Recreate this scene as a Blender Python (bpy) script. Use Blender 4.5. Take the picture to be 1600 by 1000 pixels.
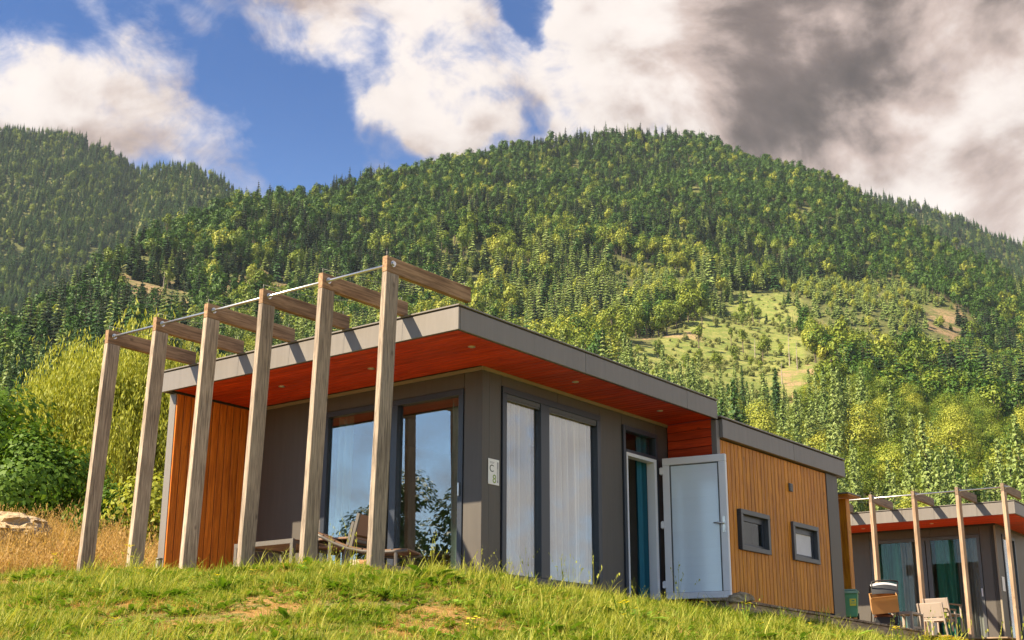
import bpy, bmesh, math, random
import numpy as np
from math import radians, sin, cos, pi
from mathutils import Vector, Matrix, noise as mnoise

S = bpy.context.scene
COL = S.collection
for o in list(bpy.data.objects):
    bpy.data.objects.remove(o)

# ------------------------------------------------------------------ camera, sky, sun, exposure
CAM = np.array([9.704, -12.152, -1.377])
cR = Vector((0.79620395, 0.60502055, 0.00306599))
cU = Vector((0.16847206, -0.22656978, 0.95931397))
cF = Vector((-0.58109933, 0.76329304, 0.28232481))
cam = bpy.data.cameras.new('camera')
cam.sensor_width = 36.0
cam.lens = 2024.83 / 1600 * 36.0
cam.clip_start = 0.1
cam.clip_end = 20000
co = bpy.data.objects.new('camera', cam)
COL.objects.link(co)
co.matrix_world = Matrix(((cR.x, cU.x, -cF.x, CAM[0]), (cR.y, cU.y, -cF.y, CAM[1]), (cR.z, cU.z, -cF.z, CAM[2]), (0, 0, 0, 1)))
S.camera = co
cam.dof.use_dof = True
cam.dof.focus_distance = 17.0
cam.dof.aperture_fstop = 14.0

SUN_TO = Vector((-0.60, -0.91, 1.0)).normalized()
SUN_EL = math.asin(SUN_TO.z)
sun = bpy.data.lights.new('sun', 'SUN')
sun.energy = 5.0
sun.angle = radians(0.6)
sun.color = (1.0, 0.84, 0.60)
so = bpy.data.objects.new('sun', sun)
COL.objects.link(so)
so.rotation_euler = SUN_TO.to_track_quat('Z', 'Y').to_euler()

S.view_settings.view_transform = 'Standard'
S.view_settings.look = 'None'
S.view_settings.exposure = 1.5
S.view_settings.gamma = 1.0
S.render.engine = 'CYCLES'
S.cycles.use_denoising = True
S.cycles.max_bounces = 8
S.cycles.transparent_max_bounces = 12
S.cycles.volume_bounces = 0
S.cycles.sample_clamp_indirect = 6.0


def azel(az, el):
    a, e = radians(az), radians(el)
    return (sin(a) * cos(e), cos(a) * cos(e), sin(e))


class NT:
    """small helper around a node tree"""
    def __init__(self, tree):
        self.t = tree
        tree.nodes.clear()

    def n(self, typ, **kw):
        nd = self.t.nodes.new(typ)
        for k, v in kw.items():
            if k.startswith('i_'):
                key = k[2:]
                key = int(key) if key.isdigit() else key
                self.set(nd.inputs[key], v)
            else:
                setattr(nd, k, v)
        return nd

    def set(self, sock, v):
        if isinstance(v, bpy.types.NodeSocket):
            self.t.links.new(v, sock)
        else:
            sock.default_value = v

    def math(self, op, a, b=0.0, c=None, clamp=False):
        nd = self.t.nodes.new('ShaderNodeMath')
        nd.operation = op
        nd.use_clamp = clamp
        self.set(nd.inputs[0], a)
        self.set(nd.inputs[1], b)
        if c is not None:
            self.set(nd.inputs[2], c)
        return nd.outputs[0]

    def mix(self, fac, a, b, mode='MIX'):
        nd = self.t.nodes.new('ShaderNodeMix')
        nd.data_type = 'RGBA'
        nd.blend_type = mode
        nd.clamp_factor = True
        self.set(nd.inputs[0], fac)
        self.set(nd.inputs[6], a if not isinstance(a, tuple) else (a + (1.0,))[:4])
        self.set(nd.inputs[7], b if not isinstance(b, tuple) else (b + (1.0,))[:4])
        return nd.outputs[2]

    def smooth(self, v, a, b, lo=0.0, hi=1.0):
        nd = self.t.nodes.new('ShaderNodeMapRange')
        nd.interpolation_type = 'SMOOTHSTEP'
        self.set(nd.inputs[0], v)
        for i, x in zip((1, 2, 3, 4), (a, b, lo, hi)):
            self.set(nd.inputs[i], x)
        return nd.outputs[0]

    def noise(self, vec, scale, detail=4.0, rough=0.55, dist=0.0, out=0):
        nd = self.t.nodes.new('ShaderNodeTexNoise')
        if vec is not None:
            self.t.links.new(vec, nd.inputs['Vector'])
        nd.inputs['Scale'].default_value = scale
        nd.inputs['Detail'].default_value = detail
        nd.inputs['Roughness'].default_value = rough
        nd.inputs['Distortion'].default_value = dist
        return nd.outputs[out]


world = bpy.data.worlds.new('World')
S.world = world
world.use_nodes = True
W = NT(world.node_tree)
SKY_STRENGTH = 0.10
CLOUD = 0.345
SKY_TINT = (0.135, 0.30, 0.51)
sky = W.n('ShaderNodeTexSky', sky_type='NISHITA', sun_disc=False)
sky.sun_elevation = SUN_EL
sky.sun_rotation = math.atan2(SUN_TO.x, SUN_TO.y)
sky.air_density = 1.0
sky.dust_density = 0.4
sky.ozone_density = 2.5
tc = W.n('ShaderNodeTexCoord')
DIR = tc.outputs['Generated']
# the cloud masses are laid out on a direction stirred by noise, so their rims are ragged
wn = W.noise(DIR, 13.0, 9.0, 0.55, 0.0, 1)
wa = W.n('ShaderNodeVectorMath', operation='SUBTRACT')
W.t.links.new(wn, wa.inputs[0])
wa.inputs[1].default_value = (0.5, 0.5, 0.5)
ws = W.n('ShaderNodeVectorMath', operation='SCALE')
W.t.links.new(wa.outputs[0], ws.inputs[0])
ws.inputs['Scale'].default_value = 0.10
wd = W.n('ShaderNodeVectorMath', operation='ADD')
W.t.links.new(DIR, wd.inputs[0])
W.t.links.new(ws.outputs[0], wd.inputs[1])
wnm = W.n('ShaderNodeVectorMath', operation='NORMALIZE')
W.t.links.new(wd.outputs[0], wnm.inputs[0])
WDIR = wnm.outputs[0]


def blob(az, el, r_in, r_out, w):
    d = W.n('ShaderNodeVectorMath', operation='DOT_PRODUCT')
    W.t.links.new(WDIR, d.inputs[0])
    d.inputs[1].default_value = azel(az, el)
    v = W.smooth(d.outputs['Value'], cos(radians(r_out)), cos(radians(r_in)))
    return W.math('MULTIPLY', v, w)


def total(items):
    acc = items[0]
    for it in items[1:]:
        acc = W.math('ADD', acc, it)
    return acc


mp = W.n('ShaderNodeMapping')
W.t.links.new(DIR, mp.inputs['Vector'])
mp.inputs['Location'].default_value = (3.1, 1.7, 0.4)
mp.inputs['Scale'].default_value = (1.0, 1.0, 1.35)


def cen(sock, amp):
    return W.math('MULTIPLY', W.math('SUBTRACT', sock, 0.5), amp)


fbm = W.noise(mp.outputs[0], 5.0, 14.0, 0.60, 0.45)
wisp = W.noise(mp.outputs[0], 14.0, 10.0, 0.66, 0.9)
cover = total([
    cen(fbm, 1.9), cen(wisp, 1.5), cen(W.noise(mp.outputs[0], 38.0, 8.0, 0.6, 0.6), 0.7), W.math('ADD', 0.50, 0.0),
    blob(-60.0, 22.8, 1.0, 4.5, 0.55), blob(-57.0, 23.3, 0.5, 3.4, 0.40), blob(-54.6, 26.2, 0.3, 2.6, 0.34), blob(-53.4, 24.1, 0.3, 2.4, 0.42), blob(-51.3, 23.6, 0.2, 2.0, 0.18),
    blob(-48.3, 29.6, 0.6, 2.6, 0.34), blob(-44.8, 28.9, 0.6, 3.0, 0.52), blob(-41.0, 28.8, 0.6, 3.4, 0.52), blob(-42.4, 25.6, 0.2, 2.2, 0.50), blob(-39.6, 25.6, 0.4, 2.8, 0.42), blob(-45.0, 36.0, 2, 7, 0.3),
    blob(-33.0, 27.8, 1.5, 5.0, 0.55), blob(-29.0, 25.5, 2.0, 5.5, 0.45), blob(-18.0, 24.5, 6.0, 12.0, 0.85), blob(-22, 34, 6, 14, 0.4),
    blob(-47.4, 25.3, 0.6, 3.0, -0.60), blob(-46.8, 22.6, 0.6, 2.6, -0.50), blob(-59.8, 27.6, 0.5, 2.2, -0.45), blob(-54.8, 28.8, 0.5, 2.2, -0.30), blob(-50.6, 27.2, 0.3, 2.4, -0.45), blob(-38.2, 23.6, 0.1, 0.9, -0.35), blob(-36.6, 29.6, 0.2, 1.6, -0.75), blob(-36.6, 25.2, 0.2, 1.1, -0.45), blob(-40.4, 24.0, 0.6, 2.8, 0.6), blob(-42.6, 24.9, 0.4, 2.0, 0.3), blob(-36.4, 24.2, 0.3, 2.2, 0.45), blob(-37.2, 26.6, 0.5, 2.4, 0.3), blob(-33.2, 26.4, 0.1, 0.9, -0.25),
    blob(25.0, 18.0, 15.0, 40.0, 0.6), blob(-140.0, 20.0, 20.0, 60.0, -0.20),
])
mask = W.smooth(cover, 0.20, 1.22)
tex2 = W.noise(mp.outputs[0], 4.0, 12.0, 0.56, 0.5)
# relief: where the cloud thins towards the sun its flank is lit
mps = W.n('ShaderNodeMapping')
W.t.links.new(DIR, mps.inputs['Vector'])
mps.inputs['Scale'].default_value = (1.0, 1.0, 1.35)
mps.inputs['Location'].default_value = (3.1 - 0.022, 1.7 - 0.024, 0.4 + 0.034)
relief = W.math('SUBTRACT', W.noise(mp.outputs[0], 7.0, 9.0, 0.55, 0.3), W.noise(mps.outputs[0], 7.0, 9.0, 0.55, 0.3))
tex3 = W.noise(mp.outputs[0], 9.0, 10.0, 0.6, 0.6)
darkf = total([blob(-22.5, 30.5, 0.1, 11.0, 0.58), blob(-19.0, 30.0, 0.5, 7.0, 0.20), blob(-25.6, 26.4, 0.2, 4.5, 0.34), blob(-23.8, 24.4, 0.2, 4.0, 0.24), blob(-28.5, 29.0, 0.2, 4.5, 0.16), blob(-20.0, 36.0, 3.0, 10.0, 0.35),
               cen(tex2, 1.3), cen(tex3, 0.9), W.math('MULTIPLY', relief, -3.2), blob(-17.2, 23.4, 0.5, 3.0, -0.16), blob(-32.6, 28.8, 0.3, 3.0, -0.25), blob(-15.0, 19.8, 0.3, 4.0, 0.40), blob(32.0, 14.0, 4.0, 30.0, -0.20), W.math('ADD', 0.24, 0.0)])
dark = W.smooth(darkf, -0.1, 1.75)
edge = W.smooth(cover, 0.6, 1.1)
bright = W.mix(edge, (0.74, 0.74, 0.86), (1.0, 0.90, 0.84))
ccol = W.mix(W.smooth(dark, 0.0, 0.5), bright, (0.66, 0.52, 0.46))
ccol = W.mix(W.smooth(dark, 0.40, 1.0), ccol, (0.20, 0.148, 0.132))
tex4 = W.noise(mp.outputs[0], 6.5, 10.0, 0.58, 0.6)
modu = W.math('ADD', 1.0, W.math('ADD', cen(tex4, 1.5), W.math('MULTIPLY', relief, 1.6)))
mds = W.n('ShaderNodeVectorMath', operation='SCALE')
W.t.links.new(ccol, mds.inputs[0])
W.t.links.new(W.math('ADD', 1.0, W.math('MULTIPLY', W.math('SUBTRACT', modu, 1.0), W.math('ADD', 0.25, W.math('MULTIPLY', dark, 0.9)))), mds.inputs['Scale'])
ccol = mds.outputs[0]
k = 1.0 / SKY_STRENGTH * CLOUD
ccol = W.mix(1.0, ccol, (k, k, k), 'MULTIPLY')
sxyz = W.n('ShaderNodeSeparateXYZ')
W.t.links.new(DIR, sxyz.inputs[0])
tint = W.mix(W.smooth(sxyz.outputs['Z'], 0.10, 0.47), (0.80, 0.92, 0.98), SKY_TINT)
skyc = W.mix(1.0, sky.outputs[0], tint, 'MULTIPLY')
wcol = W.mix(mask, skyc, ccol)
bg = W.n('ShaderNodeBackground')
W.t.links.new(wcol, bg.inputs['Color'])
bg.inputs['Strength'].default_value = SKY_STRENGTH
wo = W.n('ShaderNodeOutputWorld')
W.t.links.new(bg.outputs[0], wo.inputs['Surface'])
world.cycles.sampling_method = 'MANUAL'
world.cycles.sample_map_resolution = 1024

# ------------------------------------------------------------------ materials
MATS = {}


def newmat(name):
    m = bpy.data.materials.new(name)
    m.use_nodes = True
    t = NT(m.node_tree)
    out = t.n('ShaderNodeOutputMaterial')
    MATS[name] = m
    return m, t, out


def bsdf(t, out, col, rough=0.6, metal=0.0, spec=0.5, bump=None, bstr=0.2, bdist=0.01):
    b = t.n('ShaderNodeBsdfPrincipled')
    t.set(b.inputs['Base Color'], col if not isinstance(col, tuple) else (col + (1.0,))[:4])
    t.set(b.inputs['Roughness'], rough)
    b.inputs['Metallic'].default_value = metal
    b.inputs['Specular IOR Level'].default_value = spec
    if bump is not None:
        bn = t.n('ShaderNodeBump')
        bn.inputs['Strength'].default_value = bstr
        bn.inputs['Distance'].default_value = bdist
        t.set(bn.inputs['Height'], bump)
        t.t.links.new(bn.outputs[0], b.inputs['Normal'])
    t.t.links.new(b.outputs[0], out.inputs['Surface'])
    return b


def plain(name, col, rough=0.6, metal=0.0, spec=0.5, var=0.12, scale=6.0, bstr=0.05, streak=0.0):
    m, t, out = newmat(name)
    tc = t.n('ShaderNodeTexCoord')
    oi = t.n('ShaderNodeObjectInfo')
    n1 = t.noise(tc.outputs['Object'], scale, 6, 0.6)
    n2 = t.noise(tc.outputs['Object'], scale * 12, 3, 0.5)
    f = t.math('ADD', t.math('MULTIPLY', t.math('SUBTRACT', n1, 0.5), 2 * var), 1.0)
    f = t.math('ADD', f, t.math('MULTIPLY', t.math('SUBTRACT', oi.outputs['Random'], 0.5), var * 0.6))
    if streak:
        geo = t.n('ShaderNodeNewGeometry')
        ms = t.n('ShaderNodeMapping')
        t.t.links.new(geo.outputs['Position'], ms.inputs['Vector'])
        ms.inputs['Scale'].default_value = (9.0, 9.0, 0.7)
        st_ = t.noise(ms.outputs[0], 1.6, 6, 0.65)
        f = t.math('ADD', f, t.math('MULTIPLY', t.math('SUBTRACT', st_, 0.5), streak))
    c = t.n('ShaderNodeVectorMath', operation='SCALE')
    c.inputs[0].default_value = col
    t.t.links.new(f, c.inputs['Scale'])
    bsdf(t, out, c.outputs[0], t.math('ADD', rough - 0.06, t.math('MULTIPLY', n1, 0.12)), metal, spec, n2, bstr, 0.004)
    return m


def wood(name, c_dark, c_light, axis=2, scale=3.0, rough=0.6, spec=0.3, rand=0.35, knots=True, stretch=14.0, bstr=0.25):
    m, t, out = newmat(name)
    tc = t.n('ShaderNodeTexCoord')
    oi = t.n('ShaderNodeObjectInfo')
    off = t.n('ShaderNodeVectorMath', operation='SCALE')
    off.inputs[0].default_value = (37.0, 53.0, 71.0)
    t.t.links.new(oi.outputs['Random'], off.inputs['Scale'])
    ad = t.n('ShaderNodeVectorMath', operation='ADD')
    t.t.links.new(tc.outputs['Object'], ad.inputs[0])
    t.t.links.new(off.outputs[0], ad.inputs[1])
    mp = t.n('ShaderNodeMapping')
    t.t.links.new(ad.outputs[0], mp.inputs['Vector'])
    sc = [stretch, stretch, stretch]
    sc[axis] = 1.0
    mp.inputs['Scale'].default_value = sc
    g = t.noise(mp.outputs[0], scale, 8, 0.65, 0.4)
    broad = t.noise(ad.outputs[0], 1.3, 3, 0.5)
    f = t.math('ADD', t.smooth(g, 0.3, 0.7), t.math('MULTIPLY', t.math('SUBTRACT', broad, 0.5), 0.9), clamp=True)
    c = t.mix(f, c_dark, c_light)
    if knots:
        mp2 = t.n('ShaderNodeMapping')
        t.t.links.new(ad.outputs[0], mp2.inputs['Vector'])
        s2 = [1.6, 1.6, 1.6]
        s2[axis] = 0.9
        mp2.inputs['Scale'].default_value = s2
        vo = t.n('ShaderNodeTexVoronoi')
        t.t.links.new(mp2.outputs[0], vo.inputs['Vector'])
        vo.inputs['Scale'].default_value = 3.0
        kn = t.smooth(vo.outputs['Distance'], 0.03, 0.12, 0.55, 0.0)
        c = t.mix(kn, c, tuple(x * 0.3 for x in c_dark))
    br = t.math('ADD', 1.0 - rand / 2, t.math('MULTIPLY', oi.outputs['Random'], rand))
    cs = t.n('ShaderNodeVectorMath', operation='SCALE')
    t.t.links.new(c, cs.inputs[0])
    t.t.links.new(br, cs.inputs['Scale'])
    bsdf(t, out, cs.outputs[0], t.math('ADD', rough - 0.1, t.math('MULTIPLY', g, 0.2)), 0.0, spec, g, bstr, 0.004)
    return m


def leafmat(name, c1, c2, trans=0.35, rand=0.5, rough=0.55, patch=0.0):
    """foliage: albedo varies leaf to leaf and tree to tree"""
    m, t, out = newmat(name)
    oi = t.n('ShaderNodeObjectInfo')
    geo = t.n('ShaderNodeNewGeometry')
    f = t.math('ADD', t.math('MULTIPLY', geo.outputs['Random Per Island'], 0.6), t.math('MULTIPLY', oi.outputs['Random'], rand), clamp=True)
    c = t.mix(f, c1, c2)
    d = t.n('ShaderNodeBsdfPrincipled')
    t.t.links.new(c, d.inputs['Base Color'])
    d.inputs['Roughness'].default_value = rough
    d.inputs['Specular IOR Level'].default_value = 0.2
    tr = t.n('ShaderNodeBsdfTranslucent')
    c2n = t.mix(1.0, c, (1.15, 1.1, 0.6), 'MULTIPLY')
    t.t.links.new(c2n, tr.inputs['Color'])
    mx = t.n('ShaderNodeMixShader')
    mx.inputs[0].default_value = trans
    t.t.links.new(d.outputs[0], mx.inputs[1])
    t.t.links.new(tr.outputs[0], mx.inputs[2])
    t.t.links.new(mx.outputs[0], out.inputs['Surface'])
    return m


def glassmat(name, ior=1.9, tint=(0.9, 0.94, 0.93), fmin=0.0):
    m, t, out = newmat(name)
    # Schlick reflectance of either side of the pane
    geo = t.n('ShaderNodeNewGeometry')
    dp = t.n('ShaderNodeVectorMath', operation='DOT_PRODUCT')
    t.t.links.new(geo.outputs['Normal'], dp.inputs[0])
    t.t.links.new(geo.outputs['Incoming'], dp.inputs[1])
    om = t.math('SUBTRACT', 1.0, t.math('ABSOLUTE', dp.outputs['Value']), clamp=True)
    f0 = ((ior - 1) / (ior + 1)) ** 2
    frv = t.math('ADD', f0, t.math('MULTIPLY', t.math('POWER', om, 5.0), 1.0 - f0))
    tr = t.n('ShaderNodeBsdfTransparent')
    tr.inputs['Color'].default_value = tint + (1,)
    gl = t.n('ShaderNodeBsdfGlossy')
    gl.inputs['Roughness'].default_value = 0.004
    gl.inputs['Color'].default_value = (0.95, 0.97, 1.0, 1)
    tc = t.n('ShaderNodeTexCoord')
    nz = t.noise(tc.outputs['Object'], 0.8, 2, 0.4)
    bn = t.n('ShaderNodeBump')
    bn.inputs['Strength'].default_value = 0.05
    bn.inputs['Distance'].default_value = 0.02
    t.t.links.new(nz, bn.inputs['Height'])
    t.t.links.new(bn.outputs[0], gl.inputs['Normal'])
    mx = t.n('ShaderNodeMixShader')
    t.t.links.new(t.math('MAXIMUM', frv, fmin), mx.inputs[0])
    t.t.links.new(tr.outputs[0], mx.inputs[1])
    t.t.links.new(gl.outputs[0], mx.inputs[2])
    t.t.links.new(mx.outputs[0], out.inputs['Surface'])
    return m


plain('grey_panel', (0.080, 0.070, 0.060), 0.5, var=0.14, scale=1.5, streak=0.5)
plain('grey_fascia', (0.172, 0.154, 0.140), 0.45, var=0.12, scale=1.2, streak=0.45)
plain('dark_trim', (0.035, 0.033, 0.033), 0.5)
plain('pale_trim', (0.26, 0.22, 0.16), 0.5)
plain('frame', (0.030, 0.036, 0.050), 0.35, var=0.08)
plain('frame_grey', (0.075, 0.078, 0.082), 0.4)
plain('white_frame', (0.72, 0.72, 0.74), 0.35, var=0.03)
plain('door_panel', (0.68, 0.78, 0.86), 0.10, spec=0.7, var=0.04, scale=1.0, bstr=0.01)
plain('steel', (0.62, 0.60, 0.57), 0.32, metal=1.0, var=0.05)
plain('aluminium', (0.13, 0.115, 0.10), 0.5, metal=0.2)
plain('interior', (0.22, 0.19, 0.16), 0.8)
plain('interior_floor', (0.20, 0.12, 0.07), 0.4)
plain('lamp', (0.75, 0.68, 0.55), 0.3, metal=0.5)
plain('sign_white', (0.82, 0.81, 0.80), 0.4, var=0.02)
plain('sign_dark', (0.06, 0.06, 0.065), 0.5, var=0.02)
plain('sign_green', (0.25, 0.36, 0.05), 0.5, var=0.02)
plain('sign_grey', (0.35, 0.35, 0.37), 0.5, var=0.02)
plain('bin_green', (0.10, 0.32, 0.14), 0.45)
plain('bin_lid', (0.24, 0.38, 0.26), 0.4)
plain('yellow', (0.75, 0.62, 0.03), 0.5)
plain('stroller_fabric', (0.02, 0.022, 0.028), 0.8)
plain('stroller_blue', (0.02, 0.03, 0.16), 0.7)
plain('stroller_pale', (0.45, 0.45, 0.47), 0.6)
plain('cardboard', (0.42, 0.22, 0.08), 0.8)
plain('cardboard_inner', (0.16, 0.055, 0.02), 0.9)
plain('rubber', (0.015, 0.015, 0.015), 0.8)
plain('textile_beige', (0.36, 0.29, 0.24), 0.8)
plain('textile_brown', (0.24, 0.14, 0.09), 0.75)
plain('stone_chip', (0.50, 0.42, 0.32), 0.85, var=0.3)
plain('brick_red', (0.36, 0.16, 0.09), 0.85, var=0.3)
plain('wire', (0.20, 0.19, 0.17), 0.6)
plain('curtain_teal', (0.010, 0.13, 0.19), 0.8)
plain('curtain_green', (0.025, 0.20, 0.15), 0.8)
plain('curtain_grey', (0.24, 0.23, 0.22), 0.8)
plain('curtain_pale', (0.35, 0.42, 0.38), 0.8)
plain('blind', (0.62, 0.62, 0.64), 0.7)
wood('post_wood', (0.16, 0.122, 0.094), (0.50, 0.395, 0.300), 2, 3.4, 0.78, rand=0.4, bstr=0.7, stretch=22.0)
wood('beam_wood', (0.15, 0.080, 0.040), (0.42, 0.26, 0.145), 1, 2.2, 0.75, rand=0.35, bstr=0.4)
wood('post_wood_new', (0.24, 0.15, 0.09), (0.46, 0.33, 0.22), 2, 2.2, 0.7, rand=0.2, bstr=0.3)
wood('beam_wood_new', (0.15, 0.10, 0.065), (0.32, 0.23, 0.15), 1, 2.2, 0.7, rand=0.2, bstr=0.3)
wood('cladding', (0.36, 0.116, 0.004), (0.66, 0.258, 0.011), 2, 2.5, 0.5, rand=0.28)
wood('cladding_deep', (0.46, 0.115, 0.010), (0.78, 0.23, 0.022), 2, 2.5, 0.5, rand=0.28)
wood('soffit', (0.38, 0.028, 0.005), (0.68, 0.066, 0.010), 0, 2.5, 0.5, rand=0.3)
wood('red_board', (0.34, 0.030, 0.006), (0.58, 0.062, 0.010), 0, 2.5, 0.5, rand=0.35)
wood('deck', (0.16, 0.105, 0.068), (0.40, 0.29, 0.20), 0, 2.5, 0.8, rand=0.5)
wood('deck_edge', (0.16, 0.115, 0.08), (0.34, 0.26, 0.185), 0, 2.5, 0.8, rand=0.2)
wood('slat_wood', (0.14, 0.075, 0.04), (0.27, 0.16, 0.09), 0, 3, 0.6, rand=0.3)
wood('dead_wood', (0.22, 0.17, 0.13), (0.50, 0.42, 0.34), 2, 2.0, 0.9, rand=0.2)
wood('bark', (0.07, 0.05, 0.035), (0.20, 0.15, 0.11), 2, 2.0, 0.9, rand=0.4, stretch=4, bstr=0.8)
glassmat('glass', 2.3, (0.86, 0.91, 0.90))
glassmat('glass_side', 2.3, (0.97, 0.98, 0.98))
glassmat('glass_clear', 1.30, (0.9, 0.93, 0.92))
leafmat('leaf_broad', (0.072, 0.140, 0.014), (0.245, 0.290, 0.034), 0.16)
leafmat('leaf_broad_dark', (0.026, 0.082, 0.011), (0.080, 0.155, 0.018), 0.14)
leafmat('leaf_yellow', (0.20, 0.26, 0.026), (0.42, 0.42, 0.065), 0.2)
leafmat('leaf_conifer', (0.020, 0.066, 0.018), (0.068, 0.135, 0.028), 0.1)
leafmat('leaf_conifer_light', (0.115, 0.190, 0.044), (0.28, 0.34, 0.10), 0.15)
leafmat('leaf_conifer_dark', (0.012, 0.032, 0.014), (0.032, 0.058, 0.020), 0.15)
leafmat('leaf_willow', (0.20, 0.25, 0.02), (0.44, 0.44, 0.07), 0.3)
leafmat('leaf_deep', (0.040, 0.112, 0.010), (0.150, 0.245, 0.026), 0.3)
leafmat('grass_green', (0.060, 0.140, 0.008), (0.320, 0.370, 0.036), 0.3)
leafmat('grass_yellow', (0.260, 0.310, 0.040), (0.460, 0.440, 0.090), 0.4)
leafmat('grass_dry', (0.36, 0.215, 0.070), (0.58, 0.39, 0.150), 0.35)
leafmat('weed', (0.060, 0.160, 0.010), (0.200, 0.320, 0.028), 0.25)
leafmat('flower_yellow', (0.75, 0.60, 0.02), (0.85, 0.72, 0.05), 0.3)
leafmat('meadow_tuft', (0.15, 0.19, 0.05), (0.27, 0.28, 0.09), 0.3)


def curtain_sheer():
    m, t, out = newmat('curtain_sheer')
    d = t.n('ShaderNodeBsdfDiffuse')
    d.inputs['Color'].default_value = (0.84, 0.79, 0.73, 1)
    tr = t.n('ShaderNodeBsdfTransparent')
    geo = t.n('ShaderNodeNewGeometry')
    dp = t.n('ShaderNodeVectorMath', operation='DOT_PRODUCT')
    t.t.links.new(geo.outputs['Normal'], dp.inputs[0])
    t.t.links.new(geo.outputs['Incoming'], dp.inputs[1])
    c = t.math('MAXIMUM', t.math('ABSOLUTE', dp.outputs['Value']), 0.06)
    op = t.math('SUBTRACT', 1.0, t.math('POWER', 0.52, t.math('DIVIDE', 0.7, c)))
    mx = t.n('ShaderNodeMixShader')
    t.t.links.new(op, mx.inputs[0])
    t.t.links.new(tr.outputs[0], mx.inputs[1])
    t.t.links.new(d.outputs[0], mx.inputs[2])
    t.t.links.new(mx.outputs[0], out.inputs['Surface'])


curtain_sheer()


def groundmats():
    m, t, out = newmat('ground')
    tc = t.n('ShaderNodeTexCoord')
    P = tc.outputs['Object']
    n1 = t.noise(P, 1.5, 6, 0.6, 0.3)
    n2 = t.noise(P, 9.0, 6, 0.7)
    n3 = t.noise(P, 60.0, 4, 0.7)
    c = t.mix(t.smooth(n2, 0.35, 0.7), (0.115, 0.125, 0.030), (0.20, 0.185, 0.060))
    f = t.math('ADD', n1, t.math('MULTIPLY', t.math('SUBTRACT', n2, 0.5), 0.5))
    c = t.mix(t.smooth(f, 0.46, 0.58), c, (0.44, 0.235, 0.080))
    c = t.mix(t.smooth(n3, 0.50, 0.62), c, (0.42, 0.32, 0.14))
    n5 = t.noise(P, 140.0, 3, 0.7)
    c = t.mix(t.smooth(n5, 0.52, 0.62), c, (0.055, 0.075, 0.014))
    bsdf(t, out, c, 0.95, 0, 0.1, n3, 0.8, 0.03)
    m, t, out = newmat('hill')
    tc = t.n('ShaderNodeTexCoord')
    P = tc.outputs['Object']
    n1 = t.noise(P, 0.012, 8, 0.65, 0.3)
    n2 = t.noise(P, 0.15, 6, 0.7)
    n3 = t.noise(P, 0.6, 5, 0.7)
    c = t.mix(t.smooth(n2, 0.35, 0.7), (0.085, 0.095, 0.032), (0.17, 0.175, 0.060))
    at = t.n('ShaderNodeAttribute', attribute_name='open_land')
    c = t.mix(at.outputs['Fac'], c, t.mix(t.smooth(n2, 0.4, 0.65), (0.15, 0.19, 0.045), (0.27, 0.265, 0.085)))
    n4 = t.noise(P, 0.035, 4, 0.6)
    at2 = t.n('ShaderNodeAttribute', attribute_name='bare')
    c = t.mix(t.math('MULTIPLY', at2.outputs['Fac'], t.math('MULTIPLY', t.smooth(n4, 0.42, 0.58), t.smooth(n3, 0.3, 0.6))), c, (0.36, 0.235, 0.14))
    bsdf(t, out, c, 0.95, 0, 0.1, n3, 0.6, 1.0)
    m, t, out = newmat('rock')
    tc = t.n('ShaderNodeTexCoord')
    P = tc.outputs['Object']
    n1 = t.noise(P, 2.2, 8, 0.7, 0.3)
    n2 = t.noise(P, 14, 6, 0.7)
    c = t.mix(t.smooth(n1, 0.35, 0.65), (0.30, 0.21, 0.12), (0.55, 0.42, 0.26))
    c = t.mix(t.smooth(n2, 0.55, 0.75), c, (0.10, 0.095, 0.05))
    bsdf(t, out, c, 0.9, 0, 0.2, n2, 0.8, 0.05)


groundmats()

# ------------------------------------------------------------------ mesh helpers


def tag(o, label=None, cat=None, group=None, kind=None):
    if label:
        o['label'] = label
    if cat:
        o['category'] = cat
    if group:
        o['group'] = group
    if kind:
        o['kind'] = kind
    return o


def link(name, me, parent=None, loc=(0, 0, 0), rot=(0, 0, 0)):
    o = bpy.data.objects.new(name, me)
    COL.objects.link(o)
    o.location = loc
    o.rotation_euler = rot
    if parent:
        o.parent = parent
    return o


def empty(name, loc=(0, 0, 0), rz=0.0):
    o = link(name, None, None, loc, (0, 0, rz))
    o.empty_display_size = 0.2
    return o


def pymesh(name, v, f, mats, smooth=False, mi=None):
    me = bpy.data.meshes.new(name)
    v = np.asarray(v, dtype=np.float32)
    me.from_pydata(v.tolist() if len(v) < 20000 else v, [], f)
    for m in (mats if isinstance(mats, (list, tuple)) else [mats]):
        me.materials.append(MATS[m])
    if mi is not None:
        me.polygons.foreach_set('material_index', np.asarray(mi, dtype=np.int32))
    if smooth:
        me.polygons.foreach_set('use_smooth', np.ones(len(me.polygons), dtype=bool))
    me.update()
    return me


def quadmesh(name, v, nquads, mats, mi=None, smooth=False):
    """v: (4*nquads,3) array of separate quads, built fast"""
    me = bpy.data.meshes.new(name)
    n = nquads
    me.vertices.add(4 * n)
    me.vertices.foreach_set('co', np.asarray(v, np.float32).ravel())
    me.loops.add(4 * n)
    me.loops.foreach_set('vertex_index', np.arange(4 * n, dtype=np.int32))
    me.polygons.add(n)
    me.polygons.foreach_set('loop_start', np.arange(0, 4 * n, 4, dtype=np.int32))
    for m in (mats if isinstance(mats, (list, tuple)) else [mats]):
        me.materials.append(MATS[m])
    if mi is not None:
        me.polygons.foreach_set('material_index', np.asarray(mi, np.int32))
    me.update(calc_edges=True)
    me.validate()
    return me


BOXC = {}


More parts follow.
